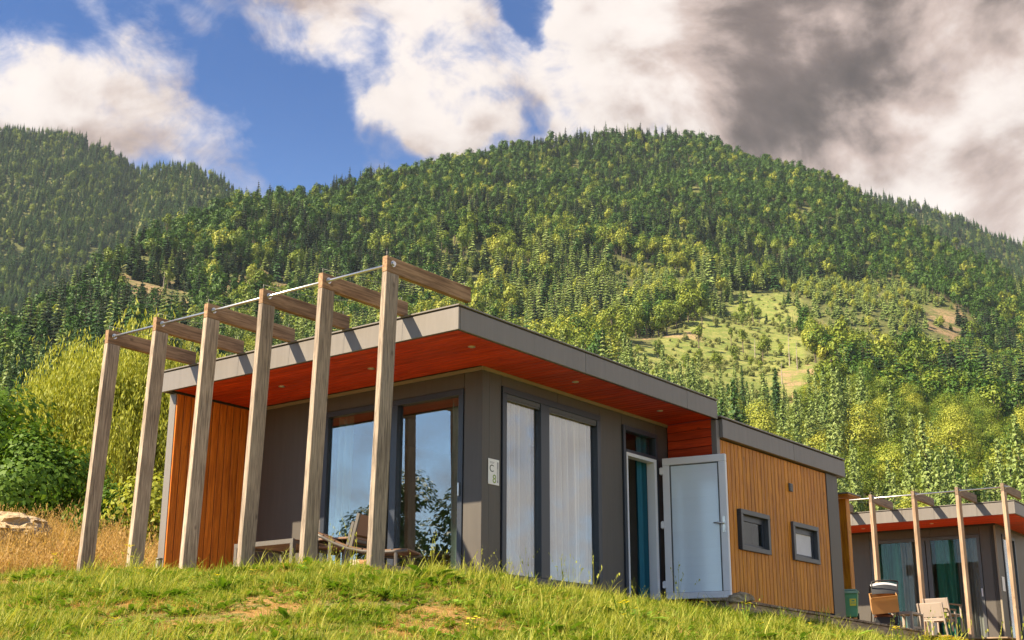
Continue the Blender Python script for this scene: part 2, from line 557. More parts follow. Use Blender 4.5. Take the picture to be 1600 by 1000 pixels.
def boxmesh(sx, sy, sz, mat, bev=0.003):
    key = (round(sx, 4), round(sy, 4), round(sz, 4), mat, bev)
    if key in BOXC:
        return BOXC[key]
    bm = bmesh.new()
    bmesh.ops.create_cube(bm, size=1.0)
    bmesh.ops.scale(bm, vec=(sx, sy, sz), verts=bm.verts)
    if bev > 0:
        b = min(bev, 0.3 * min(sx, sy, sz))
        bmesh.ops.bevel(bm, geom=bm.edges[:], offset=b, segments=1, affect='EDGES')
    me = bpy.data.meshes.new('box')
    bm.to_mesh(me)
    bm.free()
    me.materials.append(MATS[mat])
    BOXC[key] = me
    return me


def box(name, x0, x1, y0, y1, z0, z1, mat, parent=None, bev=0.003, rot=(0, 0, 0)):
    return link(name, boxmesh(x1 - x0, y1 - y0, z1 - z0, mat, bev), parent, ((x0 + x1) / 2, (y0 + y1) / 2, (z0 + z1) / 2), rot)


class MB:
    """collects boxes and tubes into one mesh"""
    def __init__(self):
        self.bm = bmesh.new()

    def box(self, x0, x1, y0, y1, z0, z1, m=0, bev=0.0, mat=None):
        r = bmesh.ops.create_cube(self.bm, size=1.0)
        vs = r['verts']
        M = Matrix.Translation(((x0 + x1) / 2, (y0 + y1) / 2, (z0 + z1) / 2)) @ Matrix.Diagonal((x1 - x0, y1 - y0, z1 - z0, 1))
        if mat is not None:
            M = mat @ M
        bmesh.ops.transform(self.bm, matrix=M, verts=vs)
        fs = {f for v in vs for f in v.link_faces}
        for f in fs:
            f.material_index = m
        if bev:
            es = list({e for v in vs for e in v.link_edges})
            bmesh.ops.bevel(self.bm, geom=es, offset=bev, segments=1, affect='EDGES')
        return self

    def tube(self, pts, r, m=0, seg=8, cap=True):
        pts = [Vector(p) for p in pts]
        rs = r if isinstance(r, (list, tuple)) else [r] * len(pts)
        rings = []
        for i, p in enumerate(pts):
            a = pts[max(0, i - 1)]
            b = pts[min(len(pts) - 1, i + 1)]
            d = (b - a).normalized()
            u = d.cross(Vector((0, 0, 1)))
            if u.length < 1e-3:
                u = d.cross(Vector((1, 0, 0)))
            u.normalize()
            w = d.cross(u)
            rings.append([self.bm.verts.new(p + (u * cos(2 * pi * j / seg) + w * sin(2 * pi * j / seg)) * rs[i]) for j in range(seg)])
        for i in range(len(rings) - 1):
            for j in range(seg):
                f = self.bm.faces.new((rings[i][j], rings[i][(j + 1) % seg], rings[i + 1][(j + 1) % seg], rings[i + 1][j]))
                f.material_index = m
                f.smooth = True
        if cap:
            for rg, fl in ((rings[0], True), (rings[-1], False)):
                f = self.bm.faces.new(rg[::-1] if fl else rg)
                f.material_index = m
        return self

    def poly(self, pts, m=0):
        f = self.bm.faces.new([self.bm.verts.new(p) for p in pts])
        f.material_index = m
        return self

    def build(self, name, mats, parent=None, loc=(0, 0, 0), rot=(0, 0, 0)):
        bmesh.ops.recalc_face_normals(self.bm, faces=self.bm.faces)
        me = bpy.data.meshes.new(name)
        self.bm.to_mesh(me)
        self.bm.free()
        for mt in (mats if isinstance(mats, (list, tuple)) else [mats]):
            me.materials.append(MATS[mt])
        return link(name, me, parent, loc, rot)


def ring_frame(name, parent, mat, axis, plane0, plane1, a0, a1, z0, z1, w, bars=()):
    """window frame: rectangle of bars in the plane; axis 'x' = wall runs along x, 'y' = along y; bars: vertical mullions (a_lo, a_hi)"""
    mb = MB()

    def b(p0, p1, q0, q1):
        if axis == 'x':
            mb.box(p0, p1, plane0, plane1, q0, q1, 0, 0.004)
        else:
            mb.box(plane0, plane1, p0, p1, q0, q1, 0, 0.004)
    b(a0, a1, z1 - w, z1)
    b(a0, a1, z0, z0 + w)
    b(a0, a0 + w, z0 + w, z1 - w)
    b(a1 - w, a1, z0 + w, z1 - w)
    for lo, hi in bars:
        b(lo, hi, z0 + w, z1 - w)
    return mb.build(name, mat, parent)


def curtain(name, a0, a1, plane, z0, z1, axis, mat, label, group, parent_T=None, waves=9.0, amp=0.045, seed=0):
    """a hanging pleated curtain, one sheet with thickness given by its folds"""
    rng = random.Random(seed)
    nx, nz = int(waves * 16), 12
    ph = [rng.uniform(0, 6.28) for _ in range(4)]
    v, f = [], []
    for k in range(nz + 1):
        tz = k / nz
        z = z0 + (z1 - z0) * tz
        for i in range(nx + 1):
            t = i / nx
            a = a0 + (a1 - a0) * t
            u_ = t * waves + 0.35 * sin(t * 5.3 + ph[1]) + 0.22 * sin(t * 13.7 + ph[2]) + 0.05 * sin(2.4 * tz + t * 9 + ph[3])
            w = (abs(sin(u_ * pi + ph[0])) ** 0.8 - 0.5) * 2 * amp * (0.7 + 0.6 * sin(t * 7.9 + ph[3]) ** 2 + 0.15 * (1 - tz))
            w += 0.010 * sin(t * waves * 2.6 * pi + ph[3] + tz)
            if axis == 'x':
                v.append((a, plane + w, z))
            else:
                v.append((plane + w, a, z))
    for k in range(nz):
        for i in range(nx):
            q = k * (nx + 1) + i
            f.append((q, q + 1, q + nx + 2, q + nx + 1))
    me = pymesh(name, v, f, mat, smooth=True)
    o = link(name, me)
    if parent_T is not None:
        o.location, o.rotation_euler = parent_T.location, parent_T.rotation_euler
    return tag(o, label, 'curtain', group)


# ------------------------------------------------------------------ terrain
MAIN = np.array([(-75, 7.0, 700), (-66, 9.5, 760), (-63, 13.5, 800), (-59.54, 15.4, 850), (-57.15, 17.1, 900), (-54.9, 18.8, 980), (-53.92, 19.5, 1060), (-52.06, 20.24, 1150), (-49.85, 21.44, 1250),
                 (-46.36, 22.18, 1380), (-43.39, 22.91, 1480), (-40.37, 23.54, 1600), (-37.31, 24.22, 1720), (-34.23, 24.56, 1800), (-31.17, 24.61, 1850), (-28.75, 24.39, 1850),
                 (-25.81, 23.33, 1800), (-22.95, 22.39, 1720), (-20.21, 20.6, 1640), (-17.59, 18.9, 1550), (-14.61, 16.9, 1480), (-8, 14.0, 1350), (5, 9, 1200)])
LEFT = np.array([(-85, 18, 2700), (-70, 21.8, 2750), (-60.61, 23.08, 2800), (-59.02, 23.19, 2800), (-57.38, 23.16, 2750), (-55.67, 22.71, 2700), (-54.63, 22.21, 2700), (-53.67, 22.53, 2500), (-52.25, 22.63, 2450),
                 (-51.07, 22.25, 2400), (-50.0, 21.57, 2350), (-48, 18.5, 2300), (-44, 12, 2300), (-36, 5, 2300)])
RIGHT = np.array([(-28, 17, 2500), (-23, 21.3, 2600), (-20.75, 21.34, 2700), (-18.32, 20.55, 2750), (-16.26, 19.51, 2800), (-14.53, 18.51, 2800), (-8, 14.5, 2800), (5, 8, 2800)])


def vnoise(x, y, seed=0):
    """cheap smooth value noise (vectorised)"""
    xi, yi = np.floor(x).astype(np.int64), np.floor(y).astype(np.int64)
    xf, yf = x - xi, y - yi
    u, v = xf * xf * (3 - 2 * xf), yf * yf * (3 - 2 * yf)

    def h(a, b):
        n = (a * 374761393 + b * 668265263 + seed * 974634777) & 0x7fffffff
        n = ((n ^ (n >> 13)) * 1274126177) & 0x7fffffff
        return ((n ^ (n >> 16)) & 0xffff) / 65535.0
    return (h(xi, yi) * (1 - u) + h(xi + 1, yi) * u) * (1 - v) + (h(xi, yi + 1) * (1 - u) + h(xi + 1, yi + 1) * u) * v


def fbm2(x, y, seed=0, oct=4):
    s, a, t = 0.0, 0.5, 0.0
    for i in range(oct):
        s = s + a * vnoise(x * 2 ** i, y * 2 ** i, seed + i * 17)
        t += a
        a *= 0.5
    return s / t


def smoothstep(a, b, x):
    t = np.clip((x - a) / (b - a), 0, 1)
    return t * t * (3 - 2 * t)


TREE_H = 15.0


def near_ground(x, y):
    dA = np.maximum(0, -3.25 - y)
    dB = np.maximum(0, x - 1.25 + np.maximum(0, y - 4) * 0.095)
    d = np.sqrt(dA * dA + dB * dB)
    z0 = -0.18 - 0.045 * np.clip(x, -4, 2)
    lf = np.maximum(0, -4.6 - x)
    z0 = z0 + 0.25 * (np.sqrt(np.minimum(lf, 6.5) ** 2 + 1.0) - 1.0)
    z = z0 - (0.205 + 0.05 * smoothstep(-1, 4, y)) * (np.sqrt(d * d + 0.36) - 0.6)
    # the strip beside the boardwalk lies lower than its edge
    z = z - 0.30 * smoothstep(4.0, 6.5, y) * smoothstep(0.4, 1.0, x + np.maximum(0, y - 4) * 0.095)
    z = z + 0.10 * (fbm2(x * 0.45, y * 0.45, 3) - 0.5) * smoothstep(0.0, 1.5, d + lf)
    return z


def height(x, y):
    dx, dy = x - CAM[0], y - CAM[1]
    r = np.hypot(dx, dy)
    az = np.degrees(np.arctan2(dx, dy))
    zn = near_ground(x, y)
    zv = 1.2 + 0.006 * r + 1.5 * (fbm2(x * 0.02, y * 0.02, 9) - 0.5)
    back = smoothstep(60, 110, np.abs(((az + 37 + 180) % 360) - 180))
    zv = zv * (1 - back) + (-3.0 - 0.01 * r) * back
    w = smoothstep(30, 60, r)
    z = zn * (1 - w) + zv * w

    def ridge(tab, r0, power, fall, back_extra=0.0):
        el = np.interp(az, tab[:, 0], tab[:, 1])
        dr = np.interp(az, tab[:, 0], tab[:, 2])
        zr = CAM[2] + dr * np.tan(np.radians(el)) - TREE_H
        t = np.clip((r - r0) / (dr - r0), 0, 1)
        zz = 3.0 + (zr - 3.0) * t ** power
        bump = (fbm2(x / 170.0, y / 170.0, 21, 4) - 0.5) * 75.0 * np.sin(np.pi * np.clip(t, 0, 1)) ** 0.7
        bump = bump * (0.35 + 0.65 * smoothstep(0.05, 0.4, t))
        zz = zz + bump
        return np.where(r > dr, zr - fall * (r - dr), zz) - 2000.0 * (1 - ((az > tab[0, 0]) & (az < tab[-1, 0]))) * (r > 0)
    zm = ridge(MAIN, 170.0, 1.35, 0.5)
    zl = ridge(LEFT, 900.0, 1.15, 0.4)
    zr_ = ridge(RIGHT, 1500.0, 1.1, 0.4)
    far = np.maximum(np.maximum(zm, zl), zr_)
    return np.where(r > 160, np.maximum(z, far), z)


# clearings on the hill, in world metres, as polygons in (azimuth, distance) around the valley station
def inpoly(x, y, poly):
    c = np.zeros(x.shape, bool)
    n = len(poly)
    for i in range(n):
        x0, y0 = poly[i]
        x1, y1 = poly[(i + 1) % n]
        cond = ((y0 > y) != (y1 > y)) & (x < (x1 - x0) * (y - y0) / (y1 - y0 + 1e-12) + x0)
        c ^= cond
    return c


CLEAR = [[(-377, 569), (-380, 625), (-389, 688), (-448, 861), (-459, 902), (-439, 945), (-416, 937), (-319, 720), (-257, 604), (-209, 500), (-226, 474), (-266, 480), (-304, 488)]]
BARE = [[(-758, 522), (-779, 565), (-739, 577), (-636, 497), (-656, 478), (-683, 477)], [(-733, 589), (-731, 631), (-715, 657), (-641, 578), (-603, 496)], [(-292, 624), (-279, 638), (-248, 602), (-212, 500), (-258, 558)], [(-359, 1059), (-335, 1087), (-312, 1066), (-286, 934), (-314, 936)], [(-398, 636), (-380, 714), (-369, 677), (-374, 616)], [(-411, 899), (-380, 901), (-317, 742)]]
YOUNG = [[(-532, 1002), (-449, 1010), (-416, 1160), (-341, 1088), (-287, 921), (-250, 690), (-295, 687), (-412, 928)], [(-589, 927), (-513, 943), (-472, 854), (-479, 780), (-548, 842)]]

# ground: one sheet of rings around the valley station, split where lawn turns into hillside
def build_ground():
    az = np.radians(np.concatenate([np.arange(-70, -4, 0.25), np.arange(-4, 290, 3.0)]))
    rad = [0.35]
    while rad[-1] < 5200:
        r = rad[-1]
        rad.append(r * (1.032 if r < 40 else 1.05 if r < 200 else 1.018 if r < 3200 else 1.2))
    rad = np.array(rad)
    A, R_ = np.meshgrid(az, rad)
    X, Y = CAM[0] + R_ * np.sin(A), CAM[1] + R_ * np.cos(A)
    Z = height(X, Y)
    Z = np.where(R_ > 4000, np.minimum(Z, 0) * 0 - 5.0, Z)
    na, nr = len(az), len(rad)
    cut = int(np.searchsorted(rad, 95.0))
    for name, r0, r1, mat in (('ground', 0, cut, 'ground'), ('hillside', cut, nr - 1, 'hill')):
        sub = slice(r0, r1 + 1)
        v = np.stack([X[sub], Y[sub], Z[sub]], -1).reshape(-1, 3)
        n = r1 - r0 + 1
        i, j = np.meshgrid(np.arange(n - 1), np.arange(na), indexing='ij')
        jn = (j + 1) % na
        f = np.stack([i * na + j, i * na + jn, (i + 1) * na + jn, (i + 1) * na + j], -1).reshape(-1, 4)[:, ::-1]
        me = bpy.data.meshes.new(name)
        me.vertices.add(len(v))
        me.vertices.foreach_set('co', v.astype(np.float32).ravel())
        me.loops.add(f.size)
        me.loops.foreach_set('vertex_index', f.astype(np.int32).ravel())
        me.polygons.add(len(f))
        me.polygons.foreach_set('loop_start', np.arange(0, f.size, 4, dtype=np.int32))
        me.polygons.foreach_set('use_smooth', np.ones(len(f), bool))
        me.update(calc_edges=True)
        me.materials.append(MATS[mat])
        if name == 'hillside':
            op = np.zeros(len(v))
            ba = np.zeros(len(v))
            for P in CLEAR:
                op = np.maximum(op, inpoly(v[:, 0], v[:, 1], P))
            for P in BARE:
                ba = np.maximum(ba, inpoly(v[:, 0], v[:, 1], P))
            for nm, arr in (('open_land', op), ('bare', ba)):
                at = me.attributes.new(nm, 'FLOAT', 'POINT')
                at.data.foreach_set('value', arr.astype(np.float32))
        o = link(name, me)
        tag(o, 'grassy slope in front of the chalets' if name == 'ground' else 'wooded mountain slopes behind the chalets', None, None, 'structure')


build_ground()

# the air of the valley: one even box of thin haze round everything below the clouds
def build_haze():
    x0, x1, y0, y1, z0, z1 = -6600.0, 6600.0, -6600.0, 6600.0, -60.0, 1420.0
    m = bpy.data.materials.new('haze')
    m.use_nodes = True
    t = NT(m.node_tree)
    out = t.n('ShaderNodeOutputMaterial')
    pv = t.n('ShaderNodeVolumePrincipled')
    pv.inputs['Color'].default_value = (0.72, 0.84, 1.0, 1)
    pv.inputs['Density'].default_value = HAZE
    pv.inputs['Anisotropy'].default_value = 0.0
    t.t.links.new(pv.outputs[0], out.inputs['Volume'])
    m.cycles.homogeneous_volume = True
    me = bpy.data.meshes.new('haze')
    vs = [(x, y, z) for z in (z0, z1) for y in (y0, y1) for x in (x0, x1)]
    me.from_pydata(vs, [], [(0, 2, 3, 1), (4, 5, 7, 6), (0, 1, 5, 4), (2, 6, 7, 3), (0, 4, 6, 2), (1, 3, 7, 5)])
    me.materials.append(m)
    o = link('haze', me)
    tag(o, 'thin bluish haze filling the valley air', None, None, 'stuff')


HAZE = 0.000032
build_haze()

# ------------------------------------------------------------------ the chalet
H, HF = 2.6, 0.2792
ZR = H + HF
OX, OY, D1, CX, D2 = 0.8616, 1.5155, 4.43, 0.806, 8.235
XL = -4.30


def fascia_roof(root, d1=D1, xl=XL, seams_x=(-2.2,), seams_y=(1.0, 3.55)):
    """overhanging flat roof: fascia panels, dark shadow gap, cap flashing, roof sheet"""
    xs = [xl] + list(seams_x) + [OX]
    for a, b in zip(xs[:-1], xs[1:]):
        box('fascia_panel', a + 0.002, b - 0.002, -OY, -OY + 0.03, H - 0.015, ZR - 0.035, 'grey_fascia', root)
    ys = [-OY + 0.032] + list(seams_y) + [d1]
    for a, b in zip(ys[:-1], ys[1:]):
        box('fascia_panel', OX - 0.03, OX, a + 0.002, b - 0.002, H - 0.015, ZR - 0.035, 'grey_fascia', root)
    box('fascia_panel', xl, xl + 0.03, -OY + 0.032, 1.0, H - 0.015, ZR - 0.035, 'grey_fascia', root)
    m = MB()
    m.box(xl + 0.01, OX - 0.012, -OY + 0.012, -OY + 0.05, ZR - 0.035, ZR - 0.018)
    m.box(OX - 0.05, OX - 0.012, -OY + 0.051, d1 - 0.01, ZR - 0.035, ZR - 0.018)
    m.build('shadow_gap', 'dark_trim', root)
    m = MB()
    m.box(xl - 0.012, OX + 0.012, -OY - 0.012, -OY + 0.10, ZR - 0.018, ZR, 0, 0.003)
    m.box(OX - 0.10, OX + 0.012, -OY + 0.101, d1 + 0.012, ZR - 0.018, ZR, 0, 0.003)
    m.build('roof_edging', 'grey_fascia', root)
    box('roof', xl + 0.03, OX - 0.05, -OY + 0.05, d1, H + 0.06, ZR - 0.03, 'dark_trim', root)
    m = MB()
    m.box(xl + 0.03, OX - 0.03, -OY + 0.03, -OY + 0.05, H - 0.012, H + 0.004)
    m.box(OX - 0.05, OX - 0.03, -OY + 0.05, d1, H - 0.012, H + 0.004)
    m.build('soffit_trim', 'dark_trim', root)


def soffit(root, d1=D1, x0=-4.14):
    p = 0.118
    y = -OY + 0.052
    while y < d1 - 0.02:
        y1 = min(y + p, d1)
        a = x0 if y1 < 0.0 else 0.0
        if y < 0.0 <= y1:
            y1 = 0.0
        box('soffit_board', a + 0.002, OX - 0.052, y + 0.003, y1 - 0.003, H, H + 0.02, 'soffit', root, 0.005)
        y = y1 if y1 > y else y + p
    for q in ((-2.8, -0.74), (-1.19, -0.74), (0.47, -0.80), (0.46, 1.35), (0.44, 3.5)):
        if q[1] > d1:
            continue
        m = MB()
        m.tube([(q[0], q[1], H - 0.006), (q[0], q[1], H + 0.012)], 0.045, 0, 20)
        m.tube([(q[0], q[1], H - 0.010), (q[0], q[1], H - 0.002)], 0.028, 1, 16)
        m.build('downlight', ['steel', 'lamp'], root)


ch = empty('chalet')
tag(ch, 'grey and timber flat-roofed chalet with red soffit and open white door', 'chalet')
fascia_roof(ch)
soffit(ch)
# terrace wall (faces the pergola)
T = 0.14
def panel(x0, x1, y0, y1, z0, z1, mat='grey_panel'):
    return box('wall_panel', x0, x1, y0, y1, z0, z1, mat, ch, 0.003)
panel(-4.14, -2.722, 0.0, T, -0.05, H)
panel(-2.718, -1.502, 0.0, T, 2.365, H)
panel(-1.498, -0.292, 0.0, T, 2.365, H)
panel(-0.286, 0.0, 0.0, T, -0.05, H)
panel(-T, 0.0, T + 0.001, 0.374, -0.05, H)
panel(-T, 0.0, 0.378, 1.598, 2.43, H)
panel(-T, 0.0, 1.602, 2.60, 2.43, H)
panel(-T, 0.0, 2.604, 3.166, -0.05, H)
panel(-T, 0.0, 3.170, 4.108, 2.405, H)
panel(-T, 0.0, 4.112, 4.425, -0.05, H)
box('plinth', -4.2, 0.02, -0.02, 0.0 - 0.002, -0.12, 0.015, 'dark_trim', ch)
box('plinth', 0.002, 0.02, 0.0, 4.42, -0.30, 0.015, 'dark_trim', ch)
m = MB()
m.box(-4.14, 0.022, -0.022, -0.002, H - 0.045, H - 0.002)
m.box(0.002, 0.022, 0.0, 4.42, H - 0.045, H - 0.002)
m.build('wall_trim', 'pale_trim', ch)
# sliding terrace window
fw = ring_frame('terrace_window', ch, 'frame', 'x', -0.015, 0.09, -2.715, -0.295, 0.02, 2.36, 0.075, [(-1.75, -1.62), (-1.50, -1.39)])
m = MB()
m.box(-2.64, -1.751, 0.03, 0.032, 0.096, 2.284)
m.build('pane', 'glass', fw)
m = MB()
m.box(-1.389, -0.371, 0.045, 0.047, 0.096, 2.284)
m.build('pane', 'glass', fw)
box('window_handle', -0.345, -0.325, -0.045, -0.016, 1.02, 1.18, 'steel', fw)
# side window, two lights
fw = ring_frame('side_window', ch, 'frame', 'y', -0.085, 0.022, 0.388, 2.597, 0.02, 2.425, 0.085, [(1.195, 1.385)])
for a, b in ((0.474, 1.194), (1.386, 2.511)):
    m = MB()
    m.box(-0.04, -0.038, a, b, 0.106, 2.339)
    m.build('pane', 'glass_side', fw)
    m = MB()
    m.box(-0.036, 0.010, a + 0.002, b - 0.002, 2.285, 2.338)
    m.box(-0.036, 0.002, a + 0.002, b - 0.002, 2.262, 2.284)
    m.build('blind_box', 'frame_grey', fw)
# door with fanlight
df = MB()
df.box(-0.10, 0.03, 3.172, 3.232, 0.0, 2.40, 0, 0.004)
df.box(-0.10, 0.03, 4.048, 4.107, 0.0, 2.40, 0, 0.004)
df.box(-0.10, 0.03, 3.233, 4.047, 2.33, 2.40, 0, 0.004)
df.box(-0.10, 0.03, 3.233, 4.047, 2.015, 2.06, 0, 0.004)
df = df.build('door_frame', 'frame', ch)
m = MB()
m.box(-0.095, 0.034, 3.9805, 4.046, 0.0, 1.965)
m.box(-0.095, 0.034, 3.234, 4.046, 1.966, 2.014)
m.box(-0.095, 0.034, 3.234, 3.268, 0.0, 1.965)
m.build('door_lining', 'white_frame', df)
m = MB()
m.box(-0.03, -0.028, 3.234, 4.046, 2.061, 2.329)
m.build('fanlight', 'glass_clear', df)
# the leaf, hinged on the far jamb and swung outwards
leaf_ang = radians(10)
leaf = MB()
Wd, Hd = 0.955, 2.02
t0, t1 = -0.035, 0.035
leaf.box(0, Wd, t0, t1, Hd - 0.105, Hd, 0, 0.006)
leaf.box(0, Wd, t0, t1, 0, 0.09, 0, 0.006)
leaf.box(0, 0.105, t0, t1, 0.091, Hd - 0.106, 0, 0.006)
leaf.box(Wd - 0.105, Wd, t0, t1, 0.091, Hd - 0.106, 0, 0.006)
leaf = leaf.build('door', 'white_frame', ch, (0.09, 4.13, 0.015), (0, 0, leaf_ang))
leaf['label'] = 'white framed glazed door leaf swung wide open'
nrib = 15
for i in range(nrib):
    z0 = 0.094 + (Hd - 0.2) * i / nrib
    z1 = 0.094 + (Hd - 0.2) * (i + 1) / nrib
    box('door_panel', 0.125, Wd - 0.125, -0.016, 0.016, z0 + 0.0001, z1 - 0.0001, 'door_panel', leaf, 0.0009)
m = MB()
for a, b, c, d in ((0.106, 0.124, 0.092, Hd - 0.107), (Wd - 0.124, Wd - 0.106, 0.092, Hd - 0.107)):
    m.box(a, b, -0.024, 0.024, c, d)
m.box(0.125, Wd - 0.125, -0.024, 0.024, Hd - 0.122, Hd - 0.107)
m.build('glazing_bead', 'frame_grey', leaf)
m = MB()
m.box(Wd - 0.075, Wd - 0.035, -0.044, -0.036, 0.90, 1.13, 0, 0.003)
m.tube([(Wd - 0.055, -0.04, 1.03), (Wd - 0.055, -0.085, 1.03)], 0.010)
m.tube([(Wd - 0.045, -0.085, 1.03), (Wd - 0.19, -0.085, 1.035)], 0.011)
m.tube([(Wd - 0.055, -0.044, 0.935), (Wd - 0.055, -0.056, 0.935)], 0.013, 0, 12)
m.build('door_handle', 'steel', leaf)
for z in (0.15, 1.0, 1.78):
    m = MB()
    m.tube([(-0.02, -0.02, z), (-0.02, -0.02, z + 0.11)], 0.016, 0, 10)
    m.box(-0.04, 0.02, -0.046, -0.036, z + 0.01, z + 0.10)
    m.build('hinge', 'white_frame', leaf)
# return wall with red boards
nb = 20
for i in range(nb):
    z0 = 0.0 + H / nb * i
    box('red_board', 0.004, CX - 0.062, D1, D1 + 0.02, z0 + 0.003, z0 + H / nb - 0.003, 'red_board', ch, 0.006)
box('wall_backing', 0.0, CX - 0.06, D1 + 0.022, D1 + 0.10, -0.05, H, 'dark_trim', ch)
# bathroom wing with vertical cladding
box('corner_post', CX - 0.06, CX + 0.025, D1 - 0.005, D1 + 0.088, -0.05, H - 0.02, 'grey_fascia', ch)
zt = 2.318
nb = 31
y0c = D1 + 0.092
p = (D2 - y0c) / nb
WIN = ((5.045, 5.985), (6.79, 7.735))
for i in range(nb):
    ya, yb_ = y0c + i * p + 0.006, y0c + (i + 1) * p - 0.006
    hit = [w for w in WIN if yb_ > w[0] + 0.01 and ya < w[1] - 0.01]
    for za, zb_ in (((0.01, 0.762), (1.348, zt - 0.005)) if hit else ((0.01, zt - 0.005),)):
        box('cladding_board', CX - 0.022, CX, ya, yb_, za, zb_, 'cladding', ch, 0.005)
for ya, yb_ in ((y0c, 5.06), (5.97, 6.805), (7.72, D2)):
    box('wall_backing', CX - 0.10, CX - 0.026, ya, yb_, -0.05, zt, 'dark_trim', ch)
for w in WIN:
    box('wall_backing', CX - 0.10, CX - 0.026, w[0] + 0.02, w[1] - 0.02, -0.05, 0.77, 'dark_trim', ch)
    box('wall_backing', CX - 0.10, CX - 0.026, w[0] + 0.02, w[1] - 0.02, 1.34, zt, 'dark_trim', ch)
    box('wall_backing', CX - 0.40, CX - 0.36, w[0] - 0.2, w[1] + 0.2, 0.5, 1.6, 'interior', ch)
box('end_panel', CX - 0.10, CX + 0.012, D2 + 0.004, 8.68, -0.05, zt, 'grey_panel', ch)
box('fascia_panel', CX - 0.05, CX + 0.075, D1 + 0.10, 6.9, zt + 0.012, 2.60, 'grey_fascia', ch)
box('fascia_panel', CX - 0.05, CX + 0.075, 6.905, 8.90, zt + 0.012, 2.60, 'grey_fascia', ch)
box('shadow_gap', CX - 0.04, CX + 0.055, D1 + 0.11, 8.88, 2.602, 2.620, 'dark_trim', ch)
box('roof_edging', CX - 0.08, CX + 0.088, D1 + 0.03, 8.912, 2.622, 2.645, 'grey_fascia', ch)
box('roof', -4.2, CX - 0.082, D1 + 0.02, 8.88, 2.45, 2.63, 'dark_trim', ch)
box('fascia_panel', -4.2, CX - 0.052, 8.86, 8.90, zt, 2.60, 'grey_fascia', ch)
for wy0, wy1, pm, shade in ((5.045, 5.985, 'glass_clear', False), (6.79, 7.735, 'blind', True)):
    wf = ring_frame('small_window', ch, 'frame_grey', 'y', CX - 0.06, CX + 0.045, wy0, wy1, 0.755, 1.355, 0.07)
    m = MB()
    m.box(CX - 0.055, CX - 0.025, wy0 + 0.071, wy0 + 0.145, 0.826, 1.284)
    m.box(CX - 0.055, CX - 0.025, wy1 - 0.145, wy1 - 0.071, 0.826, 1.284)
    m.box(CX - 0.055, CX - 0.025, wy0 + 0.146, wy1 - 0.146, 1.20, 1.284)
    m.box(CX - 0.055, CX - 0.025, wy0 + 0.146, wy1 - 0.146, 0.826, 0.87)
    m.build('sash', 'frame', wf)
    m = MB()
    m.box(CX - 0.046, CX - 0.043, wy0 + 0.146, wy1 - 0.146, 0.871, 1.199)
    m.build('pane', pm, wf)
m = MB()
m.box(CX + 0.001, CX + 0.03, 6.78, 6.89, 1.83, 1.96, 0, 0.006)
for i in range(5):
    m.box(CX + 0.03, CX + 0.036, 6.79, 6.88, 1.845 + i * 0.022, 1.855 + i * 0.022)
m.build('air_vent', 'frame_grey', ch)
# wing wall on the far side of the terrace
box('wing_wall', XL + 0.005, -4.165, -1.37, 1.0, -0.1, H - 0.016, 'grey_fascia', ch)
nb = 11
p = 1.365 / nb
for i in range(nb):
    box('wing_board', -4.164, -4.142, -1.367 + i * p + 0.007, -1.367 + (i + 1) * p - 0.007, -0.05, H - 0.03, 'cladding_deep', ch, 0.004)
# room behind the glass
m = MB()
m.box(-4.1, -0.16, 8.3, 8.35, 0.0, H)
m.box(-4.16, -4.1, 0.16, 8.3, 0.0, H)
m.box(-0.158, CX - 0.12, 8.3, 8.35, 0.0, zt)
m.box(-4.1, -0.16, 0.16, 8.3, H - 0.03, H + 0.02)
m.build('inner_wall', 'interior', ch)
box('inner_floor', -4.1, -0.16, 0.145, 8.3, -0.06, 0.0, 'interior_floor', ch)
box('inner_partition', -4.1, -0.16, 4.45, 4.52, 0.0, H - 0.04, 'interior', ch)

curtain('curtain', 0.42, 1.22, -0.19, 0.03, 2.40, 'y', 'curtain_sheer', 'white sheer curtain behind the narrow light of the side window', 'curtains of the large chalet', None, 6, 0.062, 1)
curtain('curtain', 1.36, 2.56, -0.19, 0.03, 2.40, 'y', 'curtain_sheer', 'white sheer curtain behind the wide light of the side window', 'curtains of the large chalet', None, 8, 0.062, 2)
curtain('curtain', 3.80, 4.22, -0.20, 0.03, 2.36, 'y', 'curtain_teal', 'teal curtain hanging in the open doorway', 'curtains of the large chalet', None, 4, 0.06, 3)
curtain('curtain', -0.62, -0.36, 0.22, 0.03, 2.36, 'x', 'curtain_pale', 'pale green curtain gathered at the corner end of the terrace window', 'curtains of the large chalet', None, 4, 0.05, 4)
curtain('curtain', -2.66, -2.40, 0.22, 0.03, 2.36, 'x', 'curtain_pale', 'pale green curtain gathered at the far end of the terrace window', 'curtains of the large chalet', None, 4, 0.05, 5)
# table inside, seen through the terrace glass
tb = empty('dining_table', (-1.1, 1.0, 0))
tag(tb, 'wooden dining table indoors behind the terrace window', 'table')
box('table_top', -0.6, 0.6, -0.4, 0.4, 0.40, 0.44, 'slat_wood', tb)
for sx in (-0.54, 0.54):
    for sy in (-0.34, 0.34):
        box('leg', sx - 0.03, sx + 0.03, sy - 0.03, sy + 0.03, 0, 0.40, 'slat_wood', tb)

# house number plate
sg = empty('house_number_sign', (0.004, 0.115, 1.155))
tag(sg, 'small white number plate reading C 8 on the grey corner wall', 'sign')
box('plate', 0.0, 0.008, 0.0, 0.215, 0.0, 0.315, 'sign_white', sg, 0.002)


